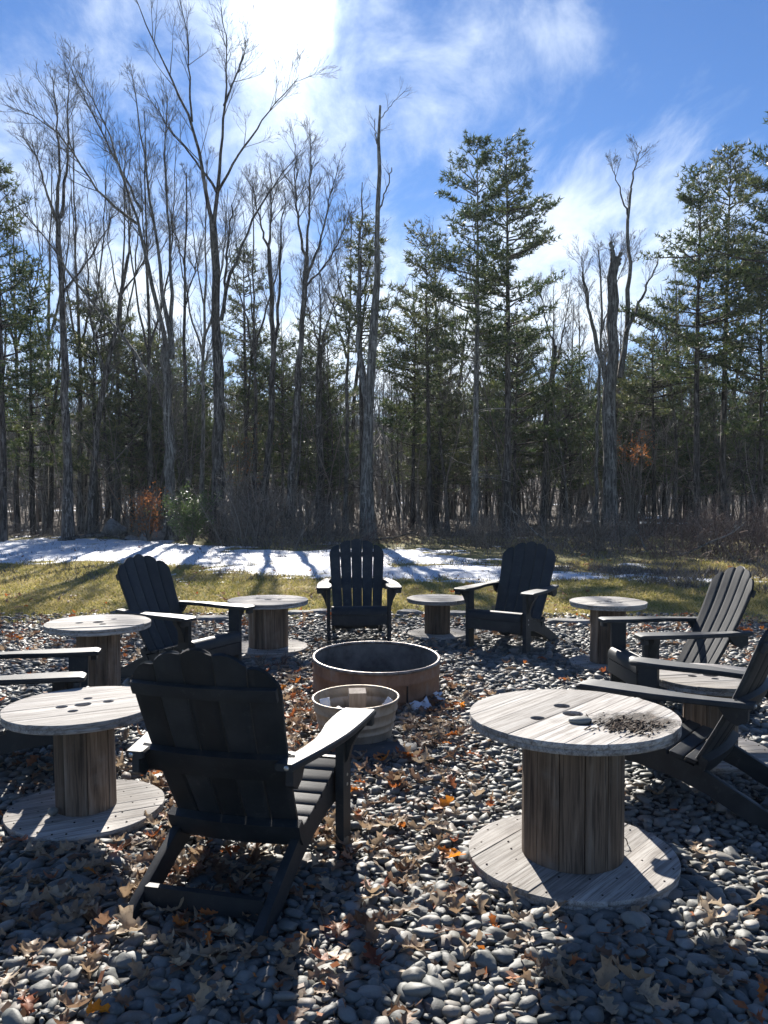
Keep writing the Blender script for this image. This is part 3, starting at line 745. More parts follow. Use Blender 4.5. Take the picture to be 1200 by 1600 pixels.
KINDS = [plain_tree(101, 11.0, 0.13, 0.02, 0.45, 9, 8, 'grey bare tree with forking crown', M_BARK),
         plain_tree(102, 9.0, 0.085, -0.04, 0.35, 8, 7, 'slim bare tree with upswept twigs', M_BARK),
         plain_tree(103, 12.0, 0.16, 0.05, 0.55, 10, 8, 'thicker dark bare tree leaning a little', M_BARK_DARK),
         plain_tree(104, 7.0, 0.055, 0.06, 0.25, 8, 6, 'bent thin sapling', M_BARK_PALE),
         plain_tree(105, 8.0, 0.065, -0.07, 0.30, 7, 7, 'pale thin pole of a young tree', M_BARK_PALE),
         plain_tree(106, 10.0, 0.11, 0.0, 0.6, 7, 8, 'straight dark trunk with high crown', M_BARK_DARK)]
g = np.random.default_rng(55)
spots = []
tries = 0
while len(spots) < 215 and tries < 20000:
    tries += 1
    Y = 26.5 + 34 * g.random() ** 1.25; x = (g.random() * 2 - 1) * (0.47 * Y + 2)
    if all((x - a) ** 2 + (Y - b) ** 2 > (0.55 + 0.02 * Y) ** 2 for a, b in spots): spots.append((x, Y))
for i, (x, Y) in enumerate(spots):
    kk = int(g.choice(6, p=[0.17, 0.22, 0.12, 0.19, 0.18, 0.12])); s = g.uniform(0.75, 1.1)
    if Y < 31: s *= 0.72
    hgt = s * (0.9 if abs(x + 3) < 5 else 1.0)
    c = copy_tree(KINDS[kk], (x, Y, 0), g.random() * 6.283, (s, s, hgt)); where(c, KINDS[kk]['label'], x, Y)
for k in KINDS:                                          # the first of each kind takes a place of its own
    x = (g.random() * 2 - 1) * 12; k.location = (x, 34 + 8 * g.random(), 0); where(k, k['label'], x, k.location.y)
EV = [pine('woodland_pine', 'dark dense understorey pine', -7.5, 33, 6.6, 1.4, 2.0, 201, group='understorey pines in the wood', top=0.4, den=0.8),
      pine('woodland_pine', 'loose yellow green understorey pine', 5.5, 35, 7.6, 1.9, 2.0, 202, needle=M_NEEDLE_PALE, group='understorey pines in the wood', top=0.4, den=0.7)]
for i in range(44):
    Y = 29 + 22 * g.random(); x = (g.random() * 2 - 1) * 0.48 * Y; s = g.uniform(0.6, 1.05)
    c = copy_tree(EV[i % 2], (x, Y, 0), g.random() * 6.283, (s, s, s)); where(c, EV[i % 2]['label'], x, Y)

def far_woods():
    g = np.random.default_rng(77); tb = Tubes()
    for _ in range(1500):
        Y = 62 + 70 * g.random(); x = (g.random() * 2 - 1) * (0.5 * Y + 6)
        t_ = min(1, (Y - 58) / 75); z = -0.6 + t_ * t_ * (3 - 2 * t_) * 11.0
        h = g.uniform(4.5, 9.5) * (1 - 0.25 * t_)
        P = grow(g, (x, Y, z - 0.3), (g.normal(0, 0.05), 0, 1), h, 5, 0.03, 0.06); r = np.linspace(0.055 + 0.08 * g.random(), 0.015, 6); tb.add(P, r, 3)
        for _ in range(8):
            i = int(g.integers(1, 5)); Q = grow(g, P[i] + (P[i + 1] - P[i]) * g.random(), side_dir(g, np.array((0, 0, 1.0)), g.uniform(0.4, 1.0)), h * g.uniform(0.12, 0.3), 2, 0.1, 0.15); tb.add(Q, np.linspace(0.035, 0.012, 3), 3)
    tb.obj('distant_woods', M_TWIG, kind='stuff')
far_woods()
def thicket():
    g = np.random.default_rng(78); tb = Tubes()
    for _ in range(1500):
        Y = 25.5 + 32 * g.random(); x = (g.random() * 2 - 1) * (0.5 * Y + 2); h = g.uniform(1.2, 5.5)
        P = grow(g, (x, Y, -0.05), (g.normal(0, 0.18), g.normal(0, 0.18), 1), h, 5, 0.02, 0.10); tb.add(P, np.linspace(0.012 + 0.003 * h, 0.005, 6), 3)
        for _ in range(7):
            i = int(g.integers(1, 5)); Q = grow(g, P[i] + (P[i + 1] - P[i]) * g.random(), side_dir(g, np.array((0, 0, 1.0)), g.uniform(0.6, 1.4)), h * g.uniform(0.12, 0.38), 2, 0.03, 0.2); tb.add(Q, np.linspace(0.009, 0.004, 3), 3)
    tb.obj('thicket', M_BRUSH, kind='stuff')
thicket()

# --- brush, shrubs, boulders along the edge of the wood
def brush():
    g = np.random.default_rng(88); A, B = Tubes(), Tubes()
    for _ in range(4400):
        px = g.uniform(-120, 1320); Y = g.uniform(19.5, 30)
        edge = np.interp(px, [-120, 0, 250, 322, 350, 480, 620, 760, 860, 1000, 1100, 1320], [24.5, 24.5, 24, 23.5, 20.6, 19.8, 22.5, 21, 18.5, 17.8, 17.0, 16.0])
        Y = edge + (30 - edge) * g.random() ** 1.7
        x = px_x(px, Y); red = px > 1000 or (560 < px < 640)
        hh = 0.85 * np.interp(px, [0, 250, 330, 480, 560, 640, 760, 860, 1320], [0.45, 0.55, 1.0, 1.25, 0.9, 0.55, 0.7, 0.85, 0.9])
        L = hh * g.uniform(0.4, 1.5) * (0.45 if Y - edge < 0.7 else 1)
        P = grow(g, (x, Y, 0), (g.normal(0, 0.6), g.normal(0, 0.6), 1), L, 4, -0.03, 0.22); (B if red else A).add(P, np.linspace(0.007, 0.003, 5), 3)
        for _ in range(3):
            i = int(g.integers(1, 4)); Q = grow(g, P[i], side_dir(g, unit(P[i + 1] - P[i]), g.uniform(0.5, 1.2)), L * g.uniform(0.2, 0.5), 2, 0.0, 0.25); (B if red else A).add(Q, np.linspace(0.0045, 0.0025, 3), 3)
    A.obj('undergrowth', M_BRUSH, kind='stuff'); B.obj('undergrowth', M_BRUSH_RED, kind='stuff')
brush()
def dry_tufts():
    g = np.random.default_rng(89); V = []
    n = 26000
    px = g.uniform(850, 1400, n); Y = g.uniform(10.5, 17, n); keep = (Y > np.interp(px, [850, 950, 1100, 1400], [15.2, 13.6, 11.4, 10.0])); px, Y = px[keep], Y[keep]
    n = len(px); X = (px - 600) / FPX * Y
    cl = np.array([fbm(x, y, 0.9, 12, 3) for x, y in zip(X, Y)]); k2 = cl > -0.05; X, Y, cl = X[k2], Y[k2], cl[k2]; n = len(X)
    h = (0.06 + 0.16 * g.random(n)) * (0.6 + 1.6 * np.clip(cl, 0, 1)); a = g.random(n) * 6.283; w = 0.006 + 0.005 * g.random(n)
    Bp = np.stack([X, Y, np.zeros(n)], -1); t_ = np.stack([np.cos(a), np.sin(a), 0 * a], -1) * w[:, None]; la = g.random(n) * 6.283; le = h * g.uniform(0.3, 1.4, n)
    tip = Bp + np.stack([np.cos(la) * le, np.sin(la) * le, h], -1)
    V = np.stack([Bp - t_, Bp + t_, tip], 1).reshape(-1, 3)
    m_ = 16000; Y2 = g.uniform(13.2, 22.5, m_); X2 = (g.random(m_) * 2 - 1) * 0.47 * Y2 - 0.5
    cl2 = np.array([fbm(x, y * 1.6, 1.3, 41, 3) for x, y in zip(X2, Y2)]); k3 = cl2 > 0.02; X2, Y2 = X2[k3], Y2[k3]; m_ = len(X2)
    h2 = 0.05 + 0.07 * g.random(m_); a2 = g.random(m_) * 6.283; w2 = 0.006 + 0.005 * g.random(m_); B2 = np.stack([X2, Y2, 0 * X2], -1); t2 = np.stack([np.cos(a2), np.sin(a2), 0 * a2], -1) * w2[:, None]; l2 = g.random(m_) * 6.283; e2 = h2 * g.uniform(0.3, 1.4, m_)
    V2 = np.stack([B2 - t2, B2 + t2, B2 + np.stack([np.cos(l2) * e2, np.sin(l2) * e2, h2], -1)], 1).reshape(-1, 3); V = np.concatenate([V, V2]); n += m_
    mesh_obj('dry_grass', V, np.arange(3 * n).reshape(-1, 3), M_BRUSH, kind='stuff')
dry_tufts()

def bare_shrub(label, px, Y, w, h, n, seed, mat=M_BRUSH):
    g = np.random.default_rng(seed); root = thing('bare_shrub', label, 'shrub', (px_x(px, Y), Y, 0)); tb, tw = Tubes(), Tubes()
    for _ in range(n):
        a = g.random() * 6.283; s = g.uniform(0.1, 0.9)
        P = grow(g, (0.25 * w * g.normal(0, 0.6), 0.25 * w * g.normal(0, 0.6), -0.02), (math.cos(a) * s, math.sin(a) * s, 1), h * g.uniform(0.6, 1.25), 6, 0.0, 0.14); r = np.linspace(0.012, 0.004, 7); tb.add(P, r, 4)
        twigs(g, tw, P, r, 0.2, 7, h * 0.38, 1, 0.02, 0.003, (0.5, 1.2))
    tb.obj('stem', mat, root); tw.obj('twig', mat, root)
bare_shrub('large grey tangle of bare brush in front of the trees left of centre chair', 395, 21.2, 2.4, 1.7, 42, 301)
bare_shrub('bare thicket just left of the central chair back', 480, 22.3, 1.6, 1.4, 26, 302)
bare_shrub('bare shrub at the foot of the tallest tree', 345, 22.6, 1.3, 1.3, 22, 303)
bare_shrub('tawny shrub beside the back of the right hand far chair', 760, 20.5, 1.3, 0.95, 26, 304)
bare_shrub('dark bare shrub below the snapped dead tree', 925, 20, 2.0, 1.1, 30, 305)
bare_shrub('reddish brush mound behind the weathered chair at right', 1105, 19.3, 2.2, 1.15, 36, 306, M_BRUSH_RED)
bare_shrub('tall reddish brush at the right edge of the lawn', 1190, 18.6, 1.8, 1.3, 30, 307, M_BRUSH_RED)

def leafy(name, label, px, Y, w, h, z0, n, seed, mat, size, cat='shrub'):
    g = np.random.default_rng(seed); root = thing(name, label, cat, (px_x(px, Y), Y, 0)); tb = Tubes(); P0 = []
    for _ in range(26):
        a = g.random() * 6.283; s = g.uniform(0.1, 0.7); L = h * g.uniform(0.55, 1.05)
        P = grow(g, (0, 0, -0.02), (math.cos(a) * s * w / h, math.sin(a) * s * w / h, 1), L, 7, 0.03, 0.10); tb.add(P, np.linspace(0.016, 0.004, 8), 4)
        for _ in range(9):
            i = int(g.integers(2, 7)); Q = grow(g, P[i], side_dir(g, unit(P[i + 1] - P[i]), g.uniform(0.6, 1.2)), 0.3 * w * g.uniform(0.4, 1), 3, 0.05, 0.2); tb.add(Q, np.linspace(0.006, 0.003, 4), 3)
            P0 += [Q[1], Q[2], Q[3]]
    P0 = np.array([p for p in P0 if p[2] > z0]); c = P0[g.integers(0, len(P0), n)] + g.normal(0, 0.07, (n, 3))
    D = g.normal(0, 1, (n, 3)); D /= np.linalg.norm(D, axis=1)[:, None]; W = np.cross(D, g.normal(0, 1, (n, 3))); W /= np.linalg.norm(W, axis=1)[:, None]
    L = size * g.uniform(0.6, 1.2, (n, 1)); V = np.stack([c, c + D * L * 0.5 + W * L * 0.2, c + D * L, c + D * L * 0.5 - W * L * 0.2], 1).reshape(-1, 3)
    tb.obj('stem', M_BRUSH, root); mesh_obj('foliage', V, np.arange(4 * n).reshape(-1, 4), mat, root)
leafy('evergreen_shrub', 'rounded green evergreen shrub at the foot of the tallest bare tree', 298, 21.3, 1.25, 1.55, 0.15, 5200, 311, M_EVERGREEN, 0.065)
leafy('beech_sapling', 'young beech holding rust orange leaves left of the evergreen shrub', 232, 22.6, 0.9, 1.7, 0.3, 1100, 312, M_BEECH, 0.08, 'sapling')
leafy('beech_sapling', 'thin sapling with reddish leaves behind the snapped dead tree', 990, 25.5, 0.8, 3.6, 2.2, 420, 313, M_BEECH, 0.08, 'sapling')
leafy('beech_sapling', 'sparse russet sapling right of the tallest bare tree', 372, 27, 0.9, 4.2, 1.6, 320, 314, M_BEECH, 0.08, 'sapling')

def rock(name, label, cat, loc, size, seed, mat=M_STONE, rz=0.0, group=None, sub=3, rough=0.35, flat=False):
    bm = bmesh.new(); bmesh.ops.create_icosphere(bm, subdivisions=sub, radius=1.0)
    for v in bm.verts:
        n = mnoise.noise(v.co * 0.9 + Vector((seed * 3.1, seed, 0))) * rough + mnoise.noise(v.co * 2.3 + Vector((seed, 0, seed * 2.2))) * rough * 0.4
        v.co *= 1 + n
        if flat: v.co.z = max(-0.8, min(0.8, v.co.z * 1.5))
        v.co.x *= size[0]; v.co.y *= size[1]; v.co.z *= size[2]
    me = bpy.data.meshes.new(name); bm.to_mesh(me); bm.free(); me.materials.append(mat)
    me.polygons.foreach_set('use_smooth', np.ones(len(me.polygons), dtype=bool)); me.set_sharp_from_angle(angle=R(40))
    o = bpy.data.objects.new(name, me); C.objects.link(o); o.location = tuple(loc); o.rotation_euler = (0, 0, rz)
    if label: tag(o, label, cat, group)
    return o
p = on_ground(176, 838); rock('boulder', 'largest pale boulder at the edge of the wood, tilted to the left', 'boulder', (p[0], p[1], 0.16), (0.36, 0.28, 0.30), 5, rough=0.5)
p = on_ground(240, 846); rock('boulder', 'dark squat boulder beside the green shrub', 'boulder', (p[0], p[1], 0.10), (0.34, 0.28, 0.22), 6)
p = on_ground(206, 846); rock('boulder', 'small dark stone between the two larger boulders', 'boulder', (p[0], p[1], 0.03), (0.20, 0.16, 0.13), 7)

for k, (px, Y, L, r, yaw, el, mat, lab) in enumerate([(1012, 19.0, 1.3, 0.022, 1.9, 0.75, M_BARK_PALE, 'pale dead branch leaning up out of the brush at right'), (1060, 18.0, 1.8, 0.03, 0.2, 0.12, M_BARK_PALE, 'pale fallen branch lying across the reddish brush'),
        (90, 22.6, 2.2, 0.05, 0.15, 0.03, M_BARK, 'dark fallen limb at the left edge of the snow'), (560, 23.2, 1.7, 0.04, -0.3, 0.06, M_BARK, 'dark fallen limb behind the back of the facing chair'), (870, 20.5, 1.6, 0.03, 2.7, 0.35, M_BARK_PALE, 'grey dead branch propped behind the right rear chair')]):
    g = np.random.default_rng(700 + k); tb = Tubes(); P = grow(g, (0, 0, 0.05), (math.cos(yaw), math.sin(yaw), el), L, 8, -0.01, 0.16); rr = np.linspace(r, r * 0.35, 9); tb.add(P, rr, 6)
    twigs(g, tb, P, rr, 0.2, 7, L * 0.35, 1, 0.02, 0.004, (0.5, 1.1)); o = tb.obj('fallen_branch', mat); o.location = (px_x(px, Y), Y, 0); tag(o, lab, 'branch')
# ------------------------------------------------------------------ chairs
def arc_x(x): return 0.38 * x * x                    # the back is dished: its edges come forward
def back_pt(x, s, off=0.0):
    y = -0.105 - 0.345 * s - 0.028 * math.sin(math.pi * s) + arc_x(x)
    z = 0.215 + 0.735 * s
    # normal towards the sitter
    ny, nz = 0.905, 0.425
    return (x, y + ny * off, z + nz * off)

def chair_parts():
    parts = []
    U = [-1, -0.86, -0.45, 0, 0.45, 0.86, 1]
    for i in (-2, -1, 0, 1, 2):
        sg = (i > 0) - (i < 0)
        def stop(u):
            uo = u * sg
            if i == 0: return 1.0 - 0.030 * u * u
            if abs(i) == 1: return 0.972 - 0.024 * uo - 0.026 * u * u
            return 0.900 - 0.050 * uo - 0.040 * u * u - (0.02 if uo > 0.95 else 0)
        T = [0, 0.12, 0.25, 0.4, 0.55, 0.7, 0.82, 0.92, 1.0]
        rings = []
        for t_ in T:
            fr, bk = [], []
            for u in U:
                s = 0.0 + stop(u) * t_
                cx = i * (0.0955 + 0.0215 * s); hw = 0.0453 + 0.0112 * s
                x = cx + u * hw; th = 0.0105 if abs(u) < 0.9 else 0.006
                e = 0.0 if t_ < 0.999 else 0.003
                fr.append(back_pt(x, s - e, th - e)); bk.append(back_pt(x, s - e, -th + e))
            rings.append(fr + bk[::-1])
        mb = MB(); mb.loft(rings); parts.append(('back_slat', mb, M_CHAIR))
    # curved rails behind the back
    def rail(s0, s1, half, th, off):
        mb = MB(); rings = []
        for k in range(9):
            x = -half + 2 * half * k / 8
            rings.append([back_pt(x, s0, off), back_pt(x, s1, off), back_pt(x, s1, off - th * 0.85), back_pt(x, (s0 + s1) / 2, off - th), back_pt(x, s0, off - th * 0.85)])
        mb.loft(rings); return mb
    parts.append(('back_rail', rail(0.765, 0.825, 0.27, 0.020, -0.012), M_CHAIR))
    parts.append(('back_rail', rail(0.355, 0.475, 0.290, 0.034, -0.012), M_CHAIR))
    parts.append(('back_rail', rail(-0.03, 0.085, 0.262, 0.045, -0.012), M_CHAIR))
    # seat: rounded nosing, apron and slats
    th = 0.020
    prof = lambda y: 0.245 + (y + 0.12) * 0.262 - 0.012 * math.sin(math.pi * min(1, max(0, (y + 0.12) / 0.45)))
    edges = np.linspace(-0.125, 0.318, 7)
    for k in range(6):
        y0, y1 = edges[k] + 0.004, edges[k + 1] - 0.004
        ym = (y0 + y1) / 2
        mb = MB(); mb.prism([(y0, prof(y0) - th), (y1, prof(y1) - th), (y1, prof(y1) - 0.003), (y1 - 0.004, prof(y1)), (ym, prof(ym)), (y0 + 0.004, prof(y0)), (y0, prof(y0) - 0.003)], -0.262, 0.262); parts.append(('seat_slat', mb, M_CHAIR))
    mb = MB(); zt = prof(0.326)
    nose = [(0.323, zt - th), (0.323, zt), (0.345, zt + 0.001), (0.366, zt - 0.006), (0.382, zt - 0.022), (0.390, zt - 0.045), (0.391, zt - 0.075), (0.371, zt - 0.075), (0.367, zt - 0.045), (0.355, zt - 0.028)]
    mb.loft([[(x, y, z) for y, z in nose] for x in (-0.262, 0.262)]); parts.append(('seat_slat', mb, M_CHAIR))
    mb = MB(); mb.box(-0.262, 0.262, 0.371, 0.390, zt - 0.172, zt - 0.080); parts.append(('seat_apron', mb, M_CHAIR))
    for sg in (-1, 1):
        x0, x1 = sorted((sg * 0.222, sg * 0.254))
        mb = MB()
        poly = [(0.366, 0.335), (0.20, prof(0.2) - 0.022), (0.0, prof(0.0) - 0.022), (-0.14, 0.205), (-0.30, 0.128), (-0.43, 0.066), (-0.492, 0.030), (-0.494, 0.012), (-0.482, 0.0), (-0.40, 0.0), (-0.30, 0.028), (-0.16, 0.095), (0.0, 0.150), (0.18, 0.182), (0.366, 0.190)]
        mb.prism(poly, x0, x1, 0.002); parts.append(('side_rail', mb, M_CHAIR))
        x0, x1 = sorted((sg * 0.2675, sg * 0.302))
        mb = MB(); mb.box(x0, x1, 0.255, 0.358, 0.0, 0.528); parts.append(('front_leg', mb, M_CHAIR))
        # armrest: paddle with a curved inner edge, slightly rounded section
        rows = [(0.420, 0.046, 0.392), (0.414, 0.060, 0.398), (0.395, 0.069, 0.401), (0.33, 0.073, 0.401), (0.24, 0.073, 0.400), (0.14, 0.069, 0.397), (0.04, 0.058, 0.391), (-0.06, 0.047, 0.377), (-0.17, 0.041, 0.358), (-0.28, 0.038, 0.334), (-0.352, 0.036, 0.318), (-0.360, 0.032, 0.315)]
        rings = []
        for y, hw, xo in rows:
            c = xo - hw; z1 = 0.553 - 0.006 * (y > 0.41); z0 = 0.527
            pts = [(c - hw, z0 + 0.005), (c - hw, z1 - 0.006), (c - hw + 0.006, z1), (c + hw - 0.006, z1), (c + hw, z1 - 0.006), (c + hw, z0 + 0.005), (c + hw - 0.005, z0), (c - hw + 0.005, z0)]
            rings.append([(sg * a, y, z) for a, z in pts])
        mb = MB(); mb.loft(rings); parts.append(('armrest', mb, M_CHAIR))
        # corbel under the arm outside the leg
        mb = MB(); x0, x1 = sorted((sg * 0.303, sg * 0.385))
        prof_c = [(0.303, 0.527), (0.385, 0.527), (0.380, 0.505), (0.350, 0.470), (0.325, 0.420), (0.312, 0.370), (0.303, 0.355)]
        mb.loft([[(sg * a, y, z) for a, z in prof_c] for y in (0.285, 0.325)]); parts.append(('arm_bracket', mb, M_CHAIR))
        mb = MB(); mb.box(*sorted((sg * 0.335, sg * 0.395)), 0.366, 0.398, 0.490, 0.5265); parts.append(('arm_bracket', mb, M_CHAIR))
        # arm-to-back bracket
        mb = MB(); pr = [(-0.20, 0.527), (-0.335, 0.527), (-0.335, 0.470), (-0.29, 0.445), (-0.245, 0.465)]
        mb.prism(pr, *sorted((sg * 0.278, sg * 0.306)), 0.002); parts.append(('arm_bracket', mb, M_CHAIR))
        for (bx, by, bz) in ((sg * 0.292, -0.362, 0.540),):
            mb = MB(); mb.loft([[(bx + 0.009 * q * math.cos(a), by - dy, bz + 0.009 * q * math.sin(a)) for a in np.arange(8) * math.pi / 4] for q, dy in ((1, -0.002), (1, 0.003), (0.5, 0.006))]); parts.append(('bolt', mb, M_BOLT))
        for bz in (0.26, 0.30):
            mb = MB(); bx = sg * 0.302
            mb.loft([[(bx + sg * dx, 0.306 + 0.007 * q * math.cos(a), bz + 0.007 * q * math.sin(a)) for a in np.arange(8) * math.pi / 4] for q, dx in ((1, -0.002), (1, 0.002), (0.5, 0.004))]); parts.append(('bolt', mb, M_BOLT))
    mb = MB(); mb.box(-0.2205, 0.2205, -0.405, -0.375, 0.030, 0.098); parts.append(('rear_stretcher', mb, M_CHAIR))
    mb = MB(); mb.box(-0.2205, 0.2205, 0.325, 0.352, 0.195, 0.262); parts.append(('front_stretcher', mb, M_CHAIR))
    return parts

chairs = [
 ('black slatted garden chair seen from behind, nearest the viewer', -0.521, 3.259, 6.032, 0.03),
 ('black garden chair cut by the left edge, only its two armrests showing', -1.97, 4.455, 4.932, 0.0),
 ('black garden chair at the left rear, facing right between two spool tables', -1.573, 6.541, 4.20, 0.0),
 ('black garden chair facing the viewer behind the fire ring, lawn visible through its back slats', -0.256, 8.311, 3.205, 0.0),
 ('black garden chair behind the small spool at right rear, turned towards the fire ring', 1.202, 7.95, 2.553, 0.0),
 ('weathered grey black garden chair on the right, facing left, sun on its back slats', 1.985, 5.727, 1.661, 0.0),
 ('black garden chair behind the largest spool at the right edge, sloping side rail in view', 1.485, 4.091, 0.93, 0.0)]
first = None
for label, x, y, a, zz in chairs:
    if first is None:
        root = thing('garden_chair', label, 'chair', (x, y, 0.012), a, 'chairs around the fire ring')
        host = {}
        for nm, mb, mt in chair_parts():
            if nm == 'bolt': hold = host['armrest'] if host.pop('fresh', None) else host['front_leg']; mb.obj(nm, mt, hold)
            else:
                host[nm] = mb.obj(nm, mt, root)
                if nm == 'armrest': host['fresh'] = 1
        first = root
    else:
        c = first.copy(); C.objects.link(c); c.location = (x, y, 0.012); c.rotation_euler = (0, 0, a); c['label'] = label
        for ch in list(first.children):
            d = ch.copy(); C.objects.link(d); d.parent = c
            for sub in list(ch.children):
                e = sub.copy(); C.objects.link(e); e.parent = d

# ------------------------------------------------------------------ spool tables
def curve_plate(outline, holes, z0, z1, bev=0.003):
    """flat board with holes: filled 2D curve, extruded and bevelled, converted to a mesh"""
    cu = bpy.data.curves.new('board', 'CURVE'); cu.dimensions = '2D'; cu.fill_mode = 'BOTH'
    cu.extrude = (z1 - z0) / 2 - bev; cu.bevel_depth = bev; cu.bevel_resolution = 0; cu.offset = -bev
    for pts in [outline] + holes:
        sp = cu.splines.new('POLY'); sp.points.add(len(pts) - 1); sp.use_cyclic_u = True
        for q, (x, y) in zip(sp.points, pts): q.co = (x, y, 0, 1)
    ob = bpy.data.objects.new('board', cu); C.objects.link(ob)
    me = bpy.data.meshes.new_from_object(ob.evaluated_get(bpy.context.evaluated_depsgraph_get()))
    bpy.data.objects.remove(ob); bpy.data.curves.remove(cu)
    me.transform(Matrix.Translation((0, 0, (z0 + z1) / 2)))
    return me

def spool(label, x, y, D, H, drumD, seed, rz, holes, mat=M_WOOD, npl=6, tilt=(0, 0), z0=0.012, nst=15):
    g = np.random.default_rng(seed); rad = D / 2; th = 0.042 * (0.7 + 0.3 * D / 0.83)
    root = thing('spool_table', label, 'table', (x, y, z0), rz, 'cable spool tables')
    root.rotation_euler = (tilt[0], tilt[1], rz)
    def disc(zb, zt, hol, nail_side):
        edges = np.linspace(-rad, rad, npl + 1)
        edges[1:-1] += g.normal(0, 0.010, npl - 1)
        for k in range(npl):
            a, b = edges[k] + 0.0006, edges[k + 1] - 0.0006
            a = max(a, -rad + 1e-4); b = min(b, rad - 1e-4)
            rr = rad + g.normal(0, 0.0025)
            lim = lambda yy: math.sqrt(max(0, rr * rr - yy * yy))
            ys = np.linspace(a, b, 13)
            pts = [(lim(q), q) for q in ys] + [(-lim(q), q) for q in ys[::-1]]
            pts = [q for i_, q in enumerate(pts) if i_ == 0 or math.hypot(q[0] - pts[i_ - 1][0], q[1] - pts[i_ - 1][1]) > 1e-4]
            hs = [[(hx + hr * math.cos(w), hy + hr * math.sin(w)) for w in np.arange(18) * math.pi / 9] for hx, hy, hr in hol if a + hr * 0.3 < hy < b - hr * 0.3]
            hs2 = []
            for hpts in hs:
                hs2.append([(u, min(max(v, a + 0.004), b - 0.004)) for u, v in hpts])
            dz = g.normal(0, 0.0012)
            me = curve_plate(pts, hs2, zb, zt + dz, 0.0014)
            me.materials.append(mat); link_mesh('plank', me, root)
    bot, top = th * 0.52, th * 0.48
    disc(H - top, H, holes, 1)
    # cross layer under the top, and the two layers of the base
    def layer(zb, zt, name):
        hs = [[(hr * 1.0 * math.cos(w) + hx, hr * math.sin(w) + hy) for w in np.arange(18) * math.pi / 9] for hx, hy, hr in holes[:1]] if name == 'cross_layer' and zb > H / 2 else []
        me = curve_plate([((rad - 0.002) * math.cos(w), (rad - 0.002) * math.sin(w)) for w in np.arange(64) * math.pi / 32], hs, zb, zt); me.materials.append(mat); link_mesh(name, me, root)
    layer(H - th, H - top - 0.001, 'cross_layer')
    disc(th - top, th, [], 1)
    layer(0.0, th - top - 0.001, 'cross_layer')
    # drum of staves
    dr = drumD / 2
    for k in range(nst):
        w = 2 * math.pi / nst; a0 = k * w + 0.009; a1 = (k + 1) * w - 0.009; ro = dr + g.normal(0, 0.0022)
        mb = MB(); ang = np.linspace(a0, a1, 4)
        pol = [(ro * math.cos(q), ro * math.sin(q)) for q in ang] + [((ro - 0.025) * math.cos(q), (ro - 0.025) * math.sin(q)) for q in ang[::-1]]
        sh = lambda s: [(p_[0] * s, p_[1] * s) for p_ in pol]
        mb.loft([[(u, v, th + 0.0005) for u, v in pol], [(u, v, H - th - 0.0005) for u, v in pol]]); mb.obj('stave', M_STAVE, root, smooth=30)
    # nails
    mb = MB()
    for zt, hol in ((th, []),):
        for ringr in (0.92, 0.60):
            nn = int(26 * ringr)
            for k in range(nn):
                a = 2 * math.pi * (k + g.random() * 0.5) / nn; q = rad * (ringr + g.normal(0, 0.02)); r = 0.0042
                cx, cy = q * math.cos(a), q * math.sin(a)
                mb.loft([[(cx + r * s * math.cos(b), cy + r * s * math.sin(b), zt + dz) for b in np.arange(6) * math.pi / 3] for s, dz in ((1, -0.002), (1, 0.0018), (0.5, 0.0028))])
    mb.obj('nails', M_NAIL, root, kind='stuff')
    return root

S1 = on_ground(902, 1335, 0.05); 
S1 = (0.745, 3.329)
sp1 = spool('largest cable spool table, at right, with a flat stone lying on its flaking top', S1[0], S1[1], 0.814, 0.593, 0.395, 1, 0.86,
      [(0.0, 0.0, 0.040), (-0.10, -0.095, 0.032), (-0.15, 0.07, 0.028), (0.075, 0.09, 0.033), (0.02, -0.175, 0.026)], M_WOOD_STAIN, 7, tilt=(0.0, 0.0), nst=13)
S7 = (-1.352, 3.824)
spool('cable spool table at the near left, its top overlapped by the nearest chair', S7[0], S7[1], 0.686, 0.504, 0.262, 2, 0.42,
      [(0, 0, 0.036), (-0.09, 0.0, 0.026), (0.03, 0.10, 0.02), (0.11, 0.0, 0.024), (-0.05, -0.10, 0.022)], npl=7, nst=8, tilt=(0.0, -0.02))
spool('cable spool table at the far left, standing before the left rear chair', -1.905, 5.65, 0.682, 0.585, 0.28, 3, 0.3,
      [(0, 0, 0.035), (-0.12, 0.0, 0.025), (0.10, 0.10, 0.02), (0.03, -0.10, 0.022)], npl=7, nst=11)
S5 = (-1.05, 7.684)
spool('cable spool table between the left rear chair and the chair facing the viewer', S5[0], S5[1], 0.722, 0.462, 0.355, 4, 0.1,
      [(0, 0, 0.033), (0.10, 0.0, 0.022), (-0.10, 0.10, 0.022)], npl=7, nst=14)
S4 = (0.53, 8.40)
spool('smallest cable spool table, right of the chair facing the viewer', S4[0], S4[1], 0.60, 0.385, 0.255, 5, -0.2,
      [(0, 0, 0.03), (0.09, 0.0, 0.02)], npl=6, nst=11)
S3 = (1.855, 7.016)
spool('cable spool table at the lawn edge behind the arm of the weathered chair', S3[0], S3[1], 0.621, 0.538, 0.29, 6, 0.5,
      [(0, 0, 0.033), (-0.10, 0.0, 0.022), (0.10, 0.09, 0.022), (0.05, -0.09, 0.02)], npl=7, nst=11)
spool('cable spool table half hidden between the two right hand chairs', 1.80, 4.66, 0.66, 0.45, 0.28, 7, 0.2,
      [(0, 0, 0.04), (-0.11, 0.0, 0.024), (0.02, 0.10, 0.024), (-0.03, -0.09, 0.02)], npl=7, nst=11)
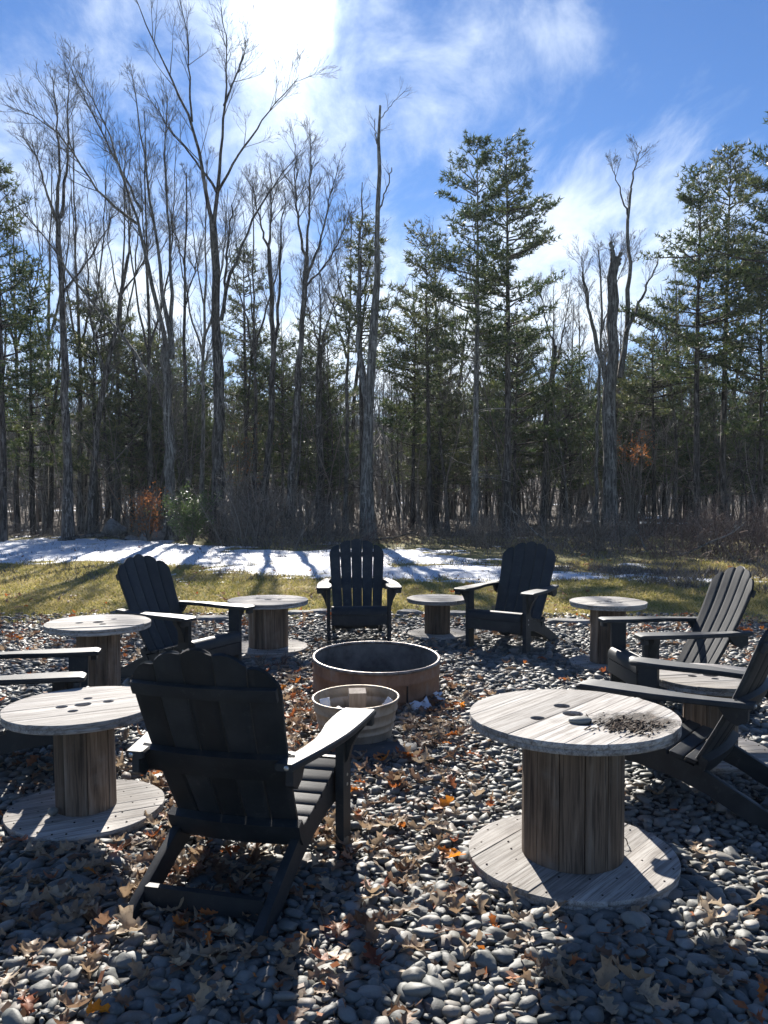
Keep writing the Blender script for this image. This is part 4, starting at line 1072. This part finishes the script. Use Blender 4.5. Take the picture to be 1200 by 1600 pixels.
# loose bits on the spools
rt = on_ground(907, 1131, 0.60)
rock('flat_stone', 'flat oval grey stone lying on the largest spool top', 'stone', (rt[0], rt[1], 0.6135), (0.046, 0.030, 0.0155), 3, M_PEBBLE, 0.1, rough=0.12)
st = on_ground(83, 1272, 0.06)
rock('small_stone', 'small dark stone on the base of the near left spool', 'stone', (st[0], st[1], 0.072), (0.024, 0.020, 0.020), 4, M_PEBBLE, 0.1, rough=0.12)
g = np.random.default_rng(71); cv, cf = [], []
for k in range(170):
    q = g.normal(0, 0.062, 2); cx, cy = rt[0] + 0.165 + q[0] * 1.15, rt[1] - 0.055 + q[1]
    if math.hypot(cx - S1[0], cy - S1[1]) > 0.38: continue
    yaw = 0.86 + g.normal(0, 0.35); L_, W_ = g.uniform(0.006, 0.022), g.uniform(0.002, 0.006); u = np.array((math.cos(yaw), math.sin(yaw), g.normal(0, 0.15))) * L_; v = np.array((-math.sin(yaw), math.cos(yaw), g.normal(0, 0.3))) * W_
    c_ = np.array((cx, cy, 0.6085 + 0.004 * g.random())); b = len(cv); cv += [c_ - u - v, c_ + u - v * 0.4, c_ + u + v, c_ - u + v * 0.5, c_ + np.array((0, 0, 0.004))]
    cf += [(b, b + 1, b + 4), (b + 1, b + 2, b + 4), (b + 2, b + 3, b + 4), (b + 3, b, b + 4)]
mesh_obj('wood_crumbs', cv, cf, material('rotten_wood', lambda t: bsdf(t, t.mix(island(t), (0.02, 0.014, 0.01), (0.13, 0.09, 0.06)), 0.9, None, 0.2)), kind='stuff')
wl = Tubes(); a = np.linspace(0, math.pi, 9); wl.add(np.stack([0.022 * np.cos(a), 0 * a, 0.03 * np.sin(a)], -1), np.full(9, 0.0022), 6)
w_o = wl.obj('wire_loop', M_WIRE, sp1); w_o.location = (0.19, -0.125, 0.042); w_o.rotation_euler = (0, 0, -0.5)

# ------------------------------------------------------------------ fire ring, tub and what lies round them
FR = np.array((-0.058, 6.12))
fr = thing('fire_ring', 'large round rusty steel fire ring in the middle of the circle', 'fire ring', (FR[0], FR[1], 0.005))
fr.rotation_euler = (R(3.0), R(0.8), 0)
rO, hR = 0.455, 0.262
mb = MB(); mb.lathe([(rO - 0.004, 0.0), (rO, 0.0), (rO, 0.05), (rO + 0.003, 0.055), (rO + 0.003, 0.075), (rO, 0.08), (rO, 0.165), (rO + 0.003, 0.17), (rO + 0.003, 0.19), (rO, 0.195), (rO, hR), (rO - 0.004, hR)], 72, closed=True); mb.obj('outer_wall', M_RUST, fr, 40)
mb = MB(); mb.lathe([(rO - 0.010, 0.0), (rO - 0.005, 0.0), (rO - 0.005, hR - 0.001), (rO - 0.010, hR - 0.001)], 72, closed=True); mb.obj('inner_wall', M_INNER, fr, 40)
mb = MB(); mb.lathe([(rO - 0.003 + 0.013 * math.cos(a), hR + 0.002 + 0.013 * math.sin(a)) for a in np.arange(8) * math.pi / 4], 72, closed=True); mb.obj('rim', M_RIM, fr, 60)
mb = MB(); g = np.random.default_rng(4)
rr_ = [[(q * (rO - 0.011) * math.cos(b), q * (rO - 0.011) * math.sin(b), 0.035 + 0.02 * mnoise.noise((q * 3 * math.cos(b), q * 3 * math.sin(b), 1)) + 0.012 * g.normal() * (q < 0.95)) for b in np.arange(40) * math.pi / 20] for q in (1, 0.85, 0.7, 0.5, 0.3, 0.12)]
mb.loft(rr_, caps=True); mb.obj('ash_bed', M_ASH, fr, 180)
mb = MB(); a = math.radians(-63); mb.loft([[((rO + 0.016) * math.cos(a) + 0.006 * math.cos(b), (rO + 0.016) * math.sin(a) + 0.006 * math.sin(b), z) for b in np.arange(8) * math.pi / 4] for z in (-0.01, 0.175)]); mb.obj('steel_peg', M_WIRE, fr)

TB = on_ground(557, 1156, 0.0)
tub = thing('wash_tub', 'round galvanised tub with ribbed side standing in front of the fire ring', 'tub', (TB[0], TB[1], 0.018))
tub.rotation_euler = (R(1.5), R(-1.5), 0.3)
def trad(z): return 0.205 + 0.048 * z / 0.235
prof = [(0.02, 0.012), (0.195, 0.012), (trad(0), 0.0)]
for z in (0.03, 0.06, 0.066, 0.073, 0.08, 0.105, 0.111, 0.118, 0.125, 0.17, 0.176, 0.183, 0.19, 0.235):
    rib = 0.0055 if z in (0.066, 0.073, 0.111, 0.118, 0.176, 0.183) else 0
    prof.append((trad(z) + rib, z))
pin = [(r - 0.003, z) for r, z in prof[::-1][:-3]] + [(0.195, 0.016), (0.02, 0.016)]
mb = MB(); mb.lathe(prof + pin, 64, closed=True); mb.obj('body', M_GALV, tub, 50)
mb = MB(); mb.lathe([(trad(0.235) + 0.0075 * math.cos(a), 0.238 + 0.0075 * math.sin(a)) for a in np.arange(8) * math.pi / 4], 64, closed=True); mb.obj('rim', M_GALV, tub, 60)
for s in (0, 1):
    hd = Tubes(); a = np.linspace(math.pi, 2 * math.pi, 9); hd.add(np.stack([0 * a + 0.262, 0.045 * np.cos(a), 0.205 + 0.045 * np.sin(a)], -1), np.full(9, 0.004), 6); h = hd.obj('handle', M_GALV, tub); h.rotation_euler = (0, 0, s * math.pi + 1.2)
def loose_box(name, label, cat, loc, size, rot, mat):
    mb = MB(); mb.box(-size[0] / 2, size[0] / 2, -size[1] / 2, size[1] / 2, -size[2] / 2, size[2] / 2, 0.003); o = mb.obj(name, mat); o.location = tuple(loc); o.rotation_euler = rot; tag(o, label, cat); return o
loose_box('wood_block', 'square end of tan firewood leaning inside the galvanised tub', 'firewood', (TB[0] + 0.0, TB[1] + 0.13, 0.175), (0.105, 0.07, 0.19), (R(14), 0, 0.1), M_BLOCK)
loose_box('firewood', 'split log lying low in the galvanised tub under the paper', 'firewood', (TB[0] - 0.03, TB[1] - 0.03, 0.10), (0.33, 0.08, 0.07), (0.1, 0.1, 0.5), M_BLOCK)
def crumple(name, label, loc, size, seed, rot=(0, 0, 0)):
    g = np.random.default_rng(seed); n = 7; V = []; F = []
    for j in range(n):
        for i in range(n): V.append(((i / (n - 1) - 0.5) * size[0], (j / (n - 1) - 0.5) * size[1], size[2] * (math.sin(i * 1.7 + seed) * 0.5 + g.normal(0, 0.35))))
    F = [(j * n + i, j * n + i + 1, (j + 1) * n + i + 1, (j + 1) * n + i) for j in range(n - 1) for i in range(n - 1)]
    o = mesh_obj(name, V, F, M_PAPER, None, 60); o.location = tuple(loc); o.rotation_euler = rot
    md = o.modifiers.new('thickness', 'SOLIDIFY'); md.thickness = 0.002
    tag(o, label, 'paper'); return o
crumple('paper_scrap', 'white paper standing at the left inside wall of the tub', (TB[0] - 0.185, TB[1] + 0.02, 0.205), (0.08, 0.075, 0.012), 1, (R(75), 0, 0.7))
crumple('paper_scrap', 'crumpled bluish white paper lying in the tub beside the wood block', (TB[0] - 0.085, TB[1] - 0.05, 0.175), (0.17, 0.11, 0.022), 2, (0.3, 0.25, 0.6))
crumple('paper_scrap', 'corner of white paper at the right inside wall of the tub', (TB[0] + 0.19, TB[1] + 0.05, 0.205), (0.06, 0.06, 0.01), 3, (R(60), 0.4, -0.8))
q = on_ground(657, 1112); crumple('paper_scrap', 'crumpled white scrap on the ground at the foot of the fire ring', (q[0], q[1] + 0.02, 0.045), (0.13, 0.10, 0.025), 4, (0.25, 0, 0.4))
q = on_ground(688, 1100); crumple('paper_scrap', 'small white scrap tucked against the right side of the fire ring', (q[0], q[1], 0.05), (0.07, 0.08, 0.02), 5, (0.9, 0.2, 0.9))
q = on_ground(585, 1176)
rock('slate_slab', 'dark flat slate slab beneath the right front of the tub', 'slab', (q[0] + 0.03, q[1] + 0.02, 0.024), (0.24, 0.15, 0.014), 8, M_SLATE, 0.3, flat=True, rough=0.25)

# flat stones edging the gravel
for k, (px, py, sx, lab) in enumerate([(466, 963, 0.16, 'flat edging stone left of the chair facing the viewer'), (712, 964, 0.22, 'flat grey edging stone behind the smallest spool'), (892, 977, 0.24, 'flat dark edging stone between the right rear chair and spool'),
      (330, 972, 0.2, 'flat edging stone right of the left rear chair arm'), (500, 961, 0.15, 'small edging stone against the left foot of the facing chair'), (640, 962, 0.15, 'small edging stone right of the facing chair'), (1128, 985, 0.2, 'flat edging stone behind the weathered chair')]):
    q = on_ground(px, py); rock('edging_stone', lab, 'stone', (q[0], q[1], 0.03), (sx, 0.11, 0.042), 20 + k, M_STONE, 0.2 * math.sin(k * 2.1), 'flat stones edging the gravel', 3, 0.25, True)

# dry weeds
for k, (px, py, lab) in enumerate([(408, 1045, 'pale dry weed sprig in front of the left spool base'), (442, 1045, 'reddish dry weed sprig beside the left spool base')]):
    q = on_ground(px, py); g = np.random.default_rng(400 + k); tb = Tubes()
    for _ in range(9):
        P = grow(g, (0, 0, 0), (g.normal(0, 0.45), g.normal(0, 0.45), 1), g.uniform(0.08, 0.17), 4, 0, 0.12); tb.add(P, np.linspace(0.0028, 0.0015, 5), 4)
        for _ in range(5): i = int(g.integers(1, 4)); tb.add(grow(g, P[i], side_dir(g, np.array((0, 0, 1.0)), 0.9), 0.04, 2, 0, 0.3), np.array((0.0018, 0.003, 0.001)), 3)
    o = tb.obj('dry_weed', [M_BRUSH, M_BRUSH_RED][k]); o.location = tuple(q); tag(o, lab, 'weed')

# ------------------------------------------------------------------ pebbles
rng = np.random.default_rng(21)
avoid = [(S1[0], S1[1], 0.39), (S7[0], S7[1], 0.33), (-1.905, 5.65, 0.33), (S5[0], S5[1], 0.33), (S4[0], S4[1], 0.27), (S3[0], S3[1], 0.29), (1.80, 4.66, 0.30), (FR[0], FR[1], 0.43), (TB[0], TB[1], 0.19)]
def scatter_pebbles():
    n = 300000
    Y = np.sqrt(rng.random(n) * (9.9 ** 2 - 1.55 ** 2) + 1.55 ** 2); X = (rng.random(n) * 2 - 1) * (0.46 * Y + 0.75)
    ok = in_bed(X, Y, rng.normal(0, 0.28, n))
    for ax_, ay_, ar in avoid: ok &= (X - ax_) ** 2 + (Y - ay_) ** 2 > ar * ar
    X, Y = X[ok], Y[ok]; n = len(X)
    r = np.exp(rng.normal(math.log(0.0160), 0.42, n)).clip(0.0095, 0.034)
    r = r * np.where(Y > 5, 1.12, 1.0)
    order = np.argsort(-(r + rng.normal(0, 0.006, n)))
    cell = 0.05; grid = {}; out = []
    Xl, Yl, rl = X.tolist(), Y.tolist(), r.tolist()
    for i in order.tolist():
        x, y, q = Xl[i], Yl[i], rl[i]; cx, cy = int(x / cell + 1000), int(y / cell); bad = False
        for a in (cx - 1, cx, cx + 1):
            for b in (cy - 1, cy, cy + 1):
                for (u, v, w) in grid.get((a, b), ()):
                    d = (q + w) * 0.80
                    if (u - x) * (u - x) + (v - y) * (v - y) < d * d: bad = True; break
                if bad: break
            if bad: break
        if not bad:
            grid.setdefault((cx, cy), []).append((x, y, q)); out.append(i)
    out = np.array(out)
    return X[out], Y[out], r[out]
PX, PY, PR = scatter_pebbles()
# a loose second layer lying on top
k2 = rng.random(len(PX)) < 0.12
PX = np.concatenate([PX, PX[k2] + rng.normal(0, 0.014, k2.sum())]); PY = np.concatenate([PY, PY[k2] + rng.normal(0, 0.014, k2.sum())])
PZ = np.concatenate([0.010 + 0.004 * rng.random(len(PR)), 0.026 + 0.006 * rng.random(k2.sum())]); PR = np.concatenate([PR, PR[k2] * 0.95])
n = len(PX)
el = rng.uniform(1.0, 1.55, n); SA = PR * el; SB = PR / el ** 0.5 * rng.uniform(0.92, 1.1, n); SC = PR * rng.uniform(0.36, 0.66, n)
RZ = rng.random(n) * 6.283; RXx = rng.normal(0, 0.24, n); RYy = rng.normal(0, 0.24, n)
def pebble_template(sub, seed):
    bm = bmesh.new(); bmesh.ops.create_icosphere(bm, subdivisions=sub, radius=1.0)
    for v in bm.verts:
        v.co *= 1 + 0.42 * mnoise.noise(v.co * 0.95 + Vector((seed * 4.3, seed * 1.1, 2)))
        if seed % 3 == 0: v.co *= 1 + 0.22 * mnoise.noise(v.co * 2.4 + Vector((seed, 1, seed * 2.0)))
        for ax_ in range(3): v.co[ax_] = math.copysign(abs(v.co[ax_]) ** 0.9, v.co[ax_])
    bm.verts.ensure_lookup_table()
    V = np.array([v.co[:] for v in bm.verts]); F = np.array([[v.index for v in f.verts] for f in bm.faces]); bm.free()
    return V, F
def rotmats(rx, ry, rz):
    cx, sx, cy, sy, cz, sz = np.cos(rx), np.sin(rx), np.cos(ry), np.sin(ry), np.cos(rz), np.sin(rz)
    M = np.empty((len(rx), 3, 3))
    M[:, 0, 0] = cz * cy; M[:, 0, 1] = cz * sy * sx - sz * cx; M[:, 0, 2] = cz * sy * cx + sz * sx
    M[:, 1, 0] = sz * cy; M[:, 1, 1] = sz * sy * sx + cz * cx; M[:, 1, 2] = sz * sy * cx - cz * sx
    M[:, 2, 0] = -sy; M[:, 2, 1] = cy * sx; M[:, 2, 2] = cy * cx
    return M
# the 300 that show largest are parts of the bed; the rest one mass
app = PR * SA / PY ** 2; vis = (np.abs(PX) < 0.445 * PY) & (PY > 2.45)
cand = np.where(vis)[0]; top300 = cand[np.argsort(-app[cand])[:300]]
single = np.zeros(n, bool); single[top300] = True
tmpl = []
for k in range(8):
    V, F = pebble_template(3, k + 1); me = bpy.data.meshes.new('pebble'); me.from_pydata(V.tolist(), [], F.tolist()); me.materials.append(M_PEBBLE)
    me.polygons.foreach_set('use_smooth', np.ones(len(F), dtype=bool)); me.update(); tmpl.append(me)
for c, i in enumerate(top300):
    o = link_mesh('pebble', tmpl[c % 8], bed); o.location = (PX[i], PY[i], PZ[i]); o.rotation_euler = (RXx[i], RYy[i], RZ[i]); o.scale = (SA[i], SB[i], SC[i])
rest = np.where(~single)[0]
VV, FF, base = [], [], 0
for sub, sel in ((2, rest[PY[rest] < 3.1]), (1, rest[PY[rest] >= 3.1])):
    for k in range(6):
        idx = sel[k::6]
        if not len(idx): continue
        V, F = pebble_template(sub, k + 11)
        M = rotmats(RXx[idx], RYy[idx], RZ[idx])
        sc = np.stack([SA[idx], SB[idx], SC[idx]], -1)
        W = np.einsum('nij,nkj->nki', M, V[None] * sc[:, None]) + np.stack([PX[idx], PY[idx], PZ[idx]], -1)[:, None]
        VV.append(W.reshape(-1, 3)); FF.append((F[None] + (np.arange(len(idx)) * len(V))[:, None, None]).reshape(-1, 3) + base); base += len(idx) * len(V)
mesh_obj('pebbles', np.concatenate(VV), np.concatenate(FF), M_PEBBLE, bed, 180, 'stuff')

# ------------------------------------------------------------------ fallen oak leaves
def leaf_mesh(seed, mat, curl):
    """a lobed oak leaf, 1 unit long, creased along its midrib and curled"""
    g = np.random.default_rng(seed)
    ts = np.linspace(0, 1, 15)
    base = 0.30 * np.sin(np.pi * ts ** 0.8) ** 0.7
    lob = np.array([0.5, 0.9, 1.0, 0.42])[np.arange(15) % 4]
    L = base * lob * g.uniform(0.7, 1.2, 15); Rr = base * np.roll(lob, 1) * g.uniform(0.8, 1.15, 15)
    L[0] = Rr[0] = 0.012; L[-1] = Rr[-1] = 0.01; L[1] = Rr[1] = 0.05
    V = []; F = []
    fold = g.uniform(0.15, 0.6) * curl; bend = g.uniform(-1.2, 1.6) * curl; tw = g.uniform(-0.7, 0.7) * curl
    for k, t_ in enumerate(ts):
        sweep = 0.07 if k % 4 < 2 else 0
        for j, w in enumerate((-1, -0.5, 0, 0.5, 1)):
            hw = L[k] if w < 0 else Rr[k]
            u = w * hw; x = t_ + sweep * abs(w) - 0.5
            z = fold * abs(u) * 1.3 + bend * (t_ - 0.5) ** 2 + tw * u * (t_ - 0.5) * 2 + g.normal(0, 0.018) * abs(w) * curl
            V.append((x, u, z))
    for k in range(14):
        for j in range(4): F.append((k * 5 + j, k * 5 + j + 1, (k + 1) * 5 + j + 1, (k + 1) * 5 + j))
    b = len(V); V += [(-0.5, -0.008, 0), (-0.5, 0.008, 0), (-0.68, 0.006, 0.05), (-0.68, -0.006, 0.05)]; F.append((b, b + 1, b + 2, b + 3))
    me = bpy.data.meshes.new('oak_leaf'); me.from_pydata(V, [], F); me.materials.append(mat)
    me.polygons.foreach_set('use_smooth', np.ones(len(F), dtype=bool)); me.update()
    return me
LM = {k: [leaf_mesh(500 + 10 * i + j, m, c) for j, c in enumerate((0.5, 0.8, 1.0, 1.2, 1.5))] for i, (k, m) in enumerate((('tan', M_LEAF_TAN), ('brown', M_LEAF_BROWN), ('rust', M_LEAF_RUST), ('orange', M_LEAF_ORANGE)))}
g = np.random.default_rng(61)
def lay(me, x, y, size, z=None, tilt=0.2):
    o = link_mesh('oak_leaf', me); o.location = (x, y, (0.030 + 0.016 * g.random()) if z is None else z)
    o.rotation_euler = (g.normal(0, tilt), g.normal(0, tilt), g.random() * 6.283); o.scale = (size,) * 3
    return o
special = [(710, 1348, 0.15, 'orange', 'big bright orange oak leaf left of the largest spool base'), (692, 1266, 0.12, 'orange', 'bright orange oak leaf on the pebbles midway between nearest chair and largest spool'),
 (720, 1106, 0.10, 'orange', 'orange leaf at the left rim of the largest spool top'), (150, 1590, 0.09, 'orange', 'orange leaf at the bottom left corner of the pebbles'),
 (705, 1228, 0.09, 'rust', 'upright rust coloured leaf above the bright orange one'), (505, 1512, 0.10, 'rust', 'red brown leaf on sunlit pebbles below the nearest chair'),
 (440, 1083, 0.12, 'orange', 'orange leaf among brown ones beside the fire ring'), (940, 1555, 0.14, 'tan', 'large pale lobed leaf in the shade of the largest spool'), (985, 1540, 0.13, 'tan', 'second pale lobed leaf in the shade of the largest spool, right of the other'),
 (800, 1410, 0.10, 'tan', 'rolled cream leaf at the front rim of the largest spool base'), (870, 1430, 0.11, 'tan', 'yellowish leaf standing before the largest spool base'), (205, 1465, 0.15, 'tan', 'pale crumpled leaf beside the rear foot of the nearest chair'),
 (525, 1510, 0.12, 'tan', 'pale tan leaf lying beside the red brown leaf below the nearest chair'), (1180, 1420, 0.14, 'tan', 'tan leaf at the right edge level with the largest spool base'), (660, 1198, 0.12, 'tan', 'tan leaf on the pebbles right of the slate slab'),
 (1155, 1050, 0.08, 'rust', 'rust leaf behind the weathered chair'), (606, 985, 0.08, 'rust', 'rust leaf under the smallest spool edge')]
for px, py, s, k, lab in special[:-2]:
    q = on_ground(px, py, 0.03); o = lay(LM[k][int(g.integers(1, 4))], q[0], q[1], s, 0.055, 0.45); tag(o, lab, 'leaf')
# density of the litter in photo pixels: (px, py, spread x, spread y, how many, mix)
heaps = [(140, 1390, 140, 70, 110, 'tb'), (90, 1230, 110, 70, 110, 'br'), (250, 1240, 40, 60, 90, 'tb'), (340, 1380, 90, 50, 80, 'bt'), (450, 1120, 38, 55, 190, 'rb'), (640, 1160, 60, 45, 120, 'br'), (470, 1090, 40, 40, 70, 'rb'), (600, 1310, 90, 60, 90, 'tb'),
         (560, 1520, 130, 60, 22, 'tb'), (60, 1530, 110, 60, 28, 'tb'), (1150, 1500, 60, 80, 20, 'tb'), (950, 1530, 110, 40, 9, 'tb'), (690, 1130, 40, 40, 80, 'rb'), (60, 1008, 90, 22, 230, 'rb'), (260, 1010, 60, 25, 120, 'br'), (1150, 990, 60, 30, 150, 'br'), (700, 1060, 60, 40, 25, 'rb'), (330, 1500, 120, 50, 14, 'tb'),
         (600, 1250, 300, 120, 120, 'tb'), (1000, 1040, 120, 50, 70, 'br'), (600, 1010, 250, 40, 150, 'br'), (300, 975, 330, 9, 170, 'br'), (950, 985, 260, 11, 170, 'br'), (450, 1440, 400, 120, 28, 'tb')]
L_all = []
for px, py, sx, sy, num, mix in heaps:
    for _ in range(num):
        qx, qy = g.normal(px, sx), g.normal(py, sy)
        if qy < 958 or qy > 1660: continue
        q = on_ground(qx, qy)
        if any((q[0] - a) ** 2 + (q[1] - b) ** 2 < (c + 0.05) ** 2 for a, b, c in avoid): continue
        ch = mix[0] if g.random() < 0.68 else ('tbr'[int(g.integers(0, 3))] if g.random() < 0.4 else mix[1])
        L_all.append((q[0], q[1], g.uniform(0.05, 0.12), {'t': 'tan', 'b': 'brown', 'r': 'rust'}[ch], 0 <= qx <= 1200 and qy <= 1600))
score = [(s / y if v else 0) for _, y, s, _, v in L_all]; keep = set(np.argsort(-np.array(score))[:270].tolist())
LAB = {'tan': 'pale tan curled oak leaf lying', 'brown': 'dull brown curled oak leaf lying', 'rust': 'rust red curled oak leaf lying'}
MARKS = [(on_ground(px, py)[0], on_ground(px, py)[1], t_) for px, py, t_ in [(130, 1330, 'in front of the near left spool'), (20, 1330, 'left of the near left spool base'), (300, 1270, 'between the near left spool and nearest chair'), (330, 1390, 'under the nearest chair'),
    (210, 1460, 'at the left rear foot of the nearest chair'), (420, 1490, 'at the right rear foot of the nearest chair'), (60, 1540, 'on pebbles in the bottom left corner'), (270, 1560, 'at the bottom edge below the nearest chair'), (540, 1540, 'at the bottom centre in the open pebbles'), (560, 1380, 'right of the nearest chair'),
    (560, 1300, 'at the front leg of the nearest chair'), (660, 1330, 'on pebbles left of the largest spool base'), (640, 1180, 'right of the wash tub'), (470, 1130, 'left of the wash tub'), (470, 1060, 'at the left side of the fire ring'), (720, 1120, 'behind the left rim of the largest spool'),
    (900, 1480, 'in front of the largest spool'), (1130, 1480, 'right of the largest spool base'), (960, 1580, 'at the bottom edge below the largest spool'), (1180, 1330, 'under the right edge chair'), (710, 1050, 'right of the fire ring'), (60, 1010, 'at the left edge of the gravel'), (1000, 1060, 'in front of the weathered chair')]]
VV, FF, base = [], [], 0
for i, (x, y, s, k, v) in enumerate(L_all):
    me = LM[k][int(g.integers(0, 5))]
    if i in keep:
        o = lay(me, x, y, s); lm = min(MARKS, key=lambda m: (m[0] - x) ** 2 + (m[1] - y) ** 2)[2]
        tag(o, LAB[k] + ' ' + lm, 'leaf', k + ' oak leaves ' + lm)
    else:
        V = np.empty(len(me.vertices) * 3); me.vertices.foreach_get('co', V); V = V.reshape(-1, 3)
        F = np.empty(len(me.polygons) * 4, int); me.loops.foreach_get('vertex_index', F)
        M = rotmats(g.normal(0, 0.3, 1), g.normal(0, 0.3, 1), g.random(1) * 6.283)[0]
        VV.append((V * s) @ M.T + np.array((x, y, 0.035 + 0.02 * g.random()))); FF.append(F.reshape(-1, 4) + base); base += len(V)
for _ in range(2600):                                    # crumbled bits between the stones
    px, py, sx, sy, num, mix = heaps[int(g.integers(0, len(heaps)))]; qx, qy = g.normal(px, sx * 1.5), g.normal(py, sy * 1.5)
    if qy < 962 or qy > 1640: continue
    q = on_ground(qx, qy)
    if any((q[0] - a) ** 2 + (q[1] - b) ** 2 < (c + 0.04) ** 2 for a, b, c in avoid): continue
    sz = g.uniform(0.008, 0.026); A_ = g.normal(0, 1, 3); A_[2] *= 0.35; A_ = unit(A_) * sz; B_ = g.normal(0, 1, 3); B_[2] *= 0.35; B_ = unit(B_) * sz * 0.7
    c_ = np.array((q[0], q[1], 0.026 + 0.012 * g.random())); VV.append(np.array([c_ - A_, c_ - B_, c_ + A_, c_ + B_])); FF.append(np.array([[0, 1, 2, 3]]) + base); base += 4
for _ in range(900):                                     # blown over the lawn
    y = g.uniform(8.8, 22); x = (g.random() * 2 - 1) * (0.47 * y + 0.5)
    if fbm(x, y, 0.5, 31, 3) < -0.05 + 0.03 * (y - 9) or in_bed(np.array(x), np.array(y), -0.3): continue
    me = LM['brown'][int(g.integers(0, 5))]; V = np.empty(len(me.vertices) * 3); me.vertices.foreach_get('co', V); V = V.reshape(-1, 3)
    F = np.empty(len(me.polygons) * 4, int); me.loops.foreach_get('vertex_index', F)
    M = rotmats(g.normal(0, 0.35, 1), g.normal(0, 0.35, 1), g.random(1) * 6.283)[0]
    VV.append((V * g.uniform(0.06, 0.12)) @ M.T + np.array((x, y, 0.03 + 0.01 * g.random() + 0.03 * (y > 14)))); FF.append(F.reshape(-1, 4) + base); base += len(V)
mesh_obj('leaf_litter', np.concatenate(VV), np.concatenate(FF), M_LITTER, None, 180, 'stuff')

# ------------------------------------------------------------------ faint haze volume, added to lift the dark tones of the wood
def m_haze(t):
    v = t.n('ShaderNodeVolumePrincipled', {'Color': (0.80, 0.92, 1.0, 1), 'Density': 0.0004, 'Anisotropy': 0.3})
    o = t.n('ShaderNodeOutputMaterial'); t.t.links.new(v.outputs[0], o.inputs['Volume'])
M_HAZE = material('added_haze', m_haze)
hv = [(x, y, z) for x in (-GX - 4, GX + 4) for y in (GY0 - 4, GY1 + 4) for z in (-1.6, 27.0)]
mesh_obj('haze', hv, [(0, 1, 3, 2), (4, 6, 7, 5), (0, 4, 5, 1), (2, 3, 7, 6), (0, 2, 6, 4), (1, 5, 7, 3)], M_HAZE, kind='stuff')
scene.cycles.volume_bounces = 0
